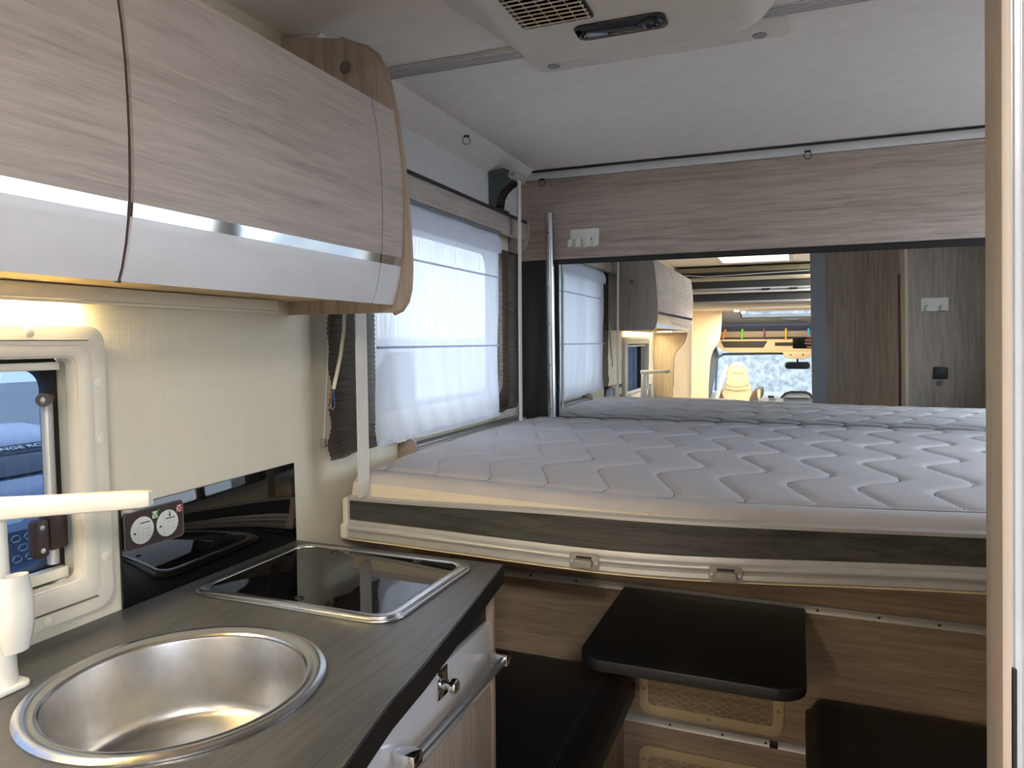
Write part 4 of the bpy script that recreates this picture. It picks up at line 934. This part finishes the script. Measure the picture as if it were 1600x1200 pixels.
box(-.345, -.318, -1.881, -1.878, .80, .885).build('armrest_trim', SEATC, ar, bevel=.004)
tm = text_mesh('Canyon', .034, .0008)
to = bpy.data.objects.new('lettering', tm); COL.objects.link(to); tm.materials.append(SEATB); to.parent = se
to.location = Vector((-.525, -1.8995, 1.042))-OFF[se.name]; to.rotation_euler = (PI/2, 0, PI)
tag(M().add([(-.640, -1.76, 1.12), (-.605, -1.76, 1.12), (-.705, -1.76, .76), (-.740, -1.76, .76), (-.640, -1.763, 1.12), (-.605, -1.763, 1.12), (-.705, -1.763, .76), (-.740, -1.763, .76)], [(0,3,2,1),(4,5,6,7),(0,1,5,4),(1,2,6,5),(2,3,7,6),(3,0,4,7)]).build('seat_belt', mat('pale_belt', (220, 228, 230), .6)), 'pale seat belt slanting down beside the passenger seat', 'seat belt')

# ================================================================== PHONE AND HAND (seen in the mirror)
def cl(p): return tuple(CAMPOS + CAMROT @ Vector(p))
def cslab(x0, x1, y0, y1, r, z0, z1):
    pts = rrect(x0, x1, y0, y1, r, 5); k = len(pts)
    return M().add([cl((p[0], p[1], z0)) for p in pts]+[cl((p[0], p[1], z1)) for p in pts], [tuple(range(k)), tuple(range(2*k-1, k-1, -1))]+[(i, (i+1) % k, k+(i+1) % k, k+i) for i in range(k)])
ph = thing('smartphone', 'black smartphone held up in landscape, seen in the mirror', 'phone', cl((.045, -.02, .01)))
cslab(-.032, .118, -.060, .017, .009, .006, .014).build('body', mat('black_phone', (14, 14, 15), .3), ph, bevel=.0015)
for k, (x, y) in enumerate(((0, 0), (.016, 0), (.032, 0), (.008, -.015), (.024, -.012))):
    pts = [(x+.0055*math.cos(2*PI*i/16), y+.0055*math.sin(2*PI*i/16)) for i in range(16)]
    M().add([cl((a, b, .0045)) for a, b in pts]+[cl((a, b, .0062)) for a, b in pts], [tuple(range(16)), tuple(range(31, 15, -1))]+[(i, (i+1) % 16, 16+(i+1) % 16, 16+i) for i in range(16)]).build('camera_lens', mat('lens_ring', (60, 60, 62), .2, .6) if 'lens_ring' not in MATS else MATS['lens_ring'], ph)
SKIN = mat('skin', (226, 176, 160), .5)
hv, hr, he = [], [], []
def jv(p, r):
    hv.append(cl(p)); hr.append(r); return len(hv)-1
wr_ = jv((.235, -.035, .020), .022); pm = jv((.185, -.028, .024), .022); he.append((wr_, pm)); fa = jv((.33, -.075, .03), .026); he.append((fa, wr_))
for y, tip, rr in ((.020, .070, .0072), (-.002, .056, .0078), (-.024, .053, .0078), (-.048, .068, .0068)):
    a = jv((.150, y*.9-.004, .018), .0105); b = jv((.122, y, -.0035), .0092); c = jv((.094, y+.001, -.0045), .0084); d_ = jv((tip, y+.002, -.0025), rr)
    he += [(pm, a), (a, b), (b, c), (c, d_)]
a = jv((.160, .010, .034), .012); b = jv((.125, .022, .028), .010); c = jv((.100, .012, .024), .009); he += [(pm, a), (a, b), (b, c)]
me = bpy.data.meshes.new('person'); off = Vector(cl((.185, -.028, .024))); me.from_pydata([tuple(Vector(p)-off) for p in hv], he, []); 
hand = bpy.data.objects.new('person', me); COL.objects.link(hand); hand.location = off
sk_ = hand.modifiers.new('skin', 'SKIN'); hand.modifiers.new('sub', 'SUBSURF').levels = 2; hand.modifiers['sub'].render_levels = 2
for i, v in enumerate(me.skin_vertices[0].data): v.radius = (hr[i], hr[i]); v.use_root = (i == pm)
me.materials.append(SKIN)
tag(hand, 'bare hand of a person gripping the black smartphone, seen in the mirror', 'person')

# ================================================================== OUTSIDE
GZ = -.68
tag(box(-40, 40, -30, 40, GZ-.05, GZ).build('ground', mat('asphalt', (150, 150, 150), .9, bump=.3, bscale=60, var=.1)), 'grey asphalt yard outside the windows', 'ground', kind=S)
cwm = mat('pale_concrete', (150, 154, 156), .9, bump=.4, bscale=25, var=.4, vscale=14)
tag(box(-9, 9, -7.2, -6.9, GZ, 3.2).build('wall_outside', cwm), 'pale speckled concrete wall outside the windscreen', 'wall', kind=S)
su = thing('parked_car', 'blue-grey car with white windscreen lettering parked outside the kitchen window', 'car', (-7.5, 4.0, GZ))
PAINT = mat('blue_grey_paint', (92, 106, 128), .25, .3, coat=.6); CARGLASS = mat('car_glass', (40, 52, 66), .05)
sil = [(-5.50, -.46), (-5.32, -.42), (-5.27, -.20), (-5.29, .02), (-5.38, .17), (-5.55, .255), (-6.02, .255), (-6.42, .458), (-6.60, .505), (-7.4, .565), (-8.2, .52), (-8.9, .35), (-9.2, .25), (-9.25, -.3), (-9.15, -.46)]
M().prism(sil, 1, 3.22, 4.98).build('body', PAINT, su, bevel=.05, seg=3)
wsx = M().prism([(-6.035, .274), (-6.425, .472), (-6.428, .478), (-6.038, .280)], 1, 3.34, 4.86).build('windscreen', CARGLASS, su, bevel=.002)
M().prism([(-6.300, .416), (-6.420, .476), (-6.423, .482), (-6.303, .422)], 1, 3.36, 4.84).build('sun_strip', mat('dark_blue_strip', (38, 44, 60), .3), wsx)
M().tube([(-6.03, 3.36, .279), (-6.03, 4.84, .279)], .007, 6).build('wiper', BLACK, su)
lgp = M().prism([(-5.262, -.24), (-5.270, .0), (-5.31, .0), (-5.31, -.24)], 1, 3.35, 4.85).build('lower_grille', mat('dark_blue_plastic', (50, 62, 84), .5), su)
for r_ in range(3):
    for c_ in range(15):
        M().tube([(-5.262-.0025*r_, 3.42+.095*c_+(.0475 if r_ % 2 else 0)+.034*math.cos(a*PI/3), -.20+.075*r_+.026*math.sin(a*PI/3)) for a in range(6)], .006, 5, closed=True).build('grille_cell', ALU_GREY, lgp)
HLG = mat('headlamp_glass', (200, 214, 226), .1)
for a, b in ((3.26, 3.52), (4.68, 4.94)): M().prism(rrect(a, b, .05, .17, .04), 0, -5.42, -5.30).build('headlight', HLG, su, bevel=.02)
for a, b in ((3.05, 3.22), (4.98, 5.15)): M().prism(rrect(a, b, .33, .46, .05), 0, -6.25, -6.12).build('wing_mirror', PAINT, su, bevel=.03)
for x in (-6.0, -8.5):
    for y in (3.2, 4.78):
        M().lathe([(.30, 0), (.32, .03), (.32, .19), (.30, .22), (0, .22)], (x, y, GZ+.32), 24, 1).build('wheel', RUBBER, su)
tm = text_mesh('RANGE ROVER', .062, .002); to = bpy.data.objects.new('lettering', tm); COL.objects.link(to); tm.materials.append(PRINT_WHITE); to.parent = su
to.scale = (1.65, 1, 1); to.location = Vector((-6.358, 4.243, .4615))-OFF[su.name]; to.rotation_euler = (.50, 0, PI/2)
# lorry with amber lamp beyond the sheer blind
lo_ = thing('parked_van', 'white van with an amber roof lamp dimly seen through the sheer blind', 'van', (-5.2, 8.5, GZ))
M().prism([(5.6, -.42), (5.6, .35), (6.2, .55), (6.9, 1.30), (7.4, 1.42), (11.8, 1.45), (11.9, -.42)], 0, -6.2, -4.3).build('body', mat('van_white', (196, 204, 214), .4), lo_, bevel=.06)
M().prism([(6.3, .62), (6.95, 1.25), (7.6, 1.25), (7.6, .62)], 0, -4.302, -4.294).build('side_glass', CARGLASS, lo_)
for y in (6.5, 10.8): M().lathe([(.34, 0), (.36, .03), (.36, .19), (.34, .22), (0, .22)], (-4.48, y, GZ+.36), 24, 0).build('wheel', RUBBER, lo_)
M().lathe([(0, 0), (.16, 0), (.17, .06), (.12, .13), (0, .15)], (-4.7, 10.0, 1.36), 20).build('amber_lamp', emit('amber_glow', (255, 190, 40), 14), lo_)
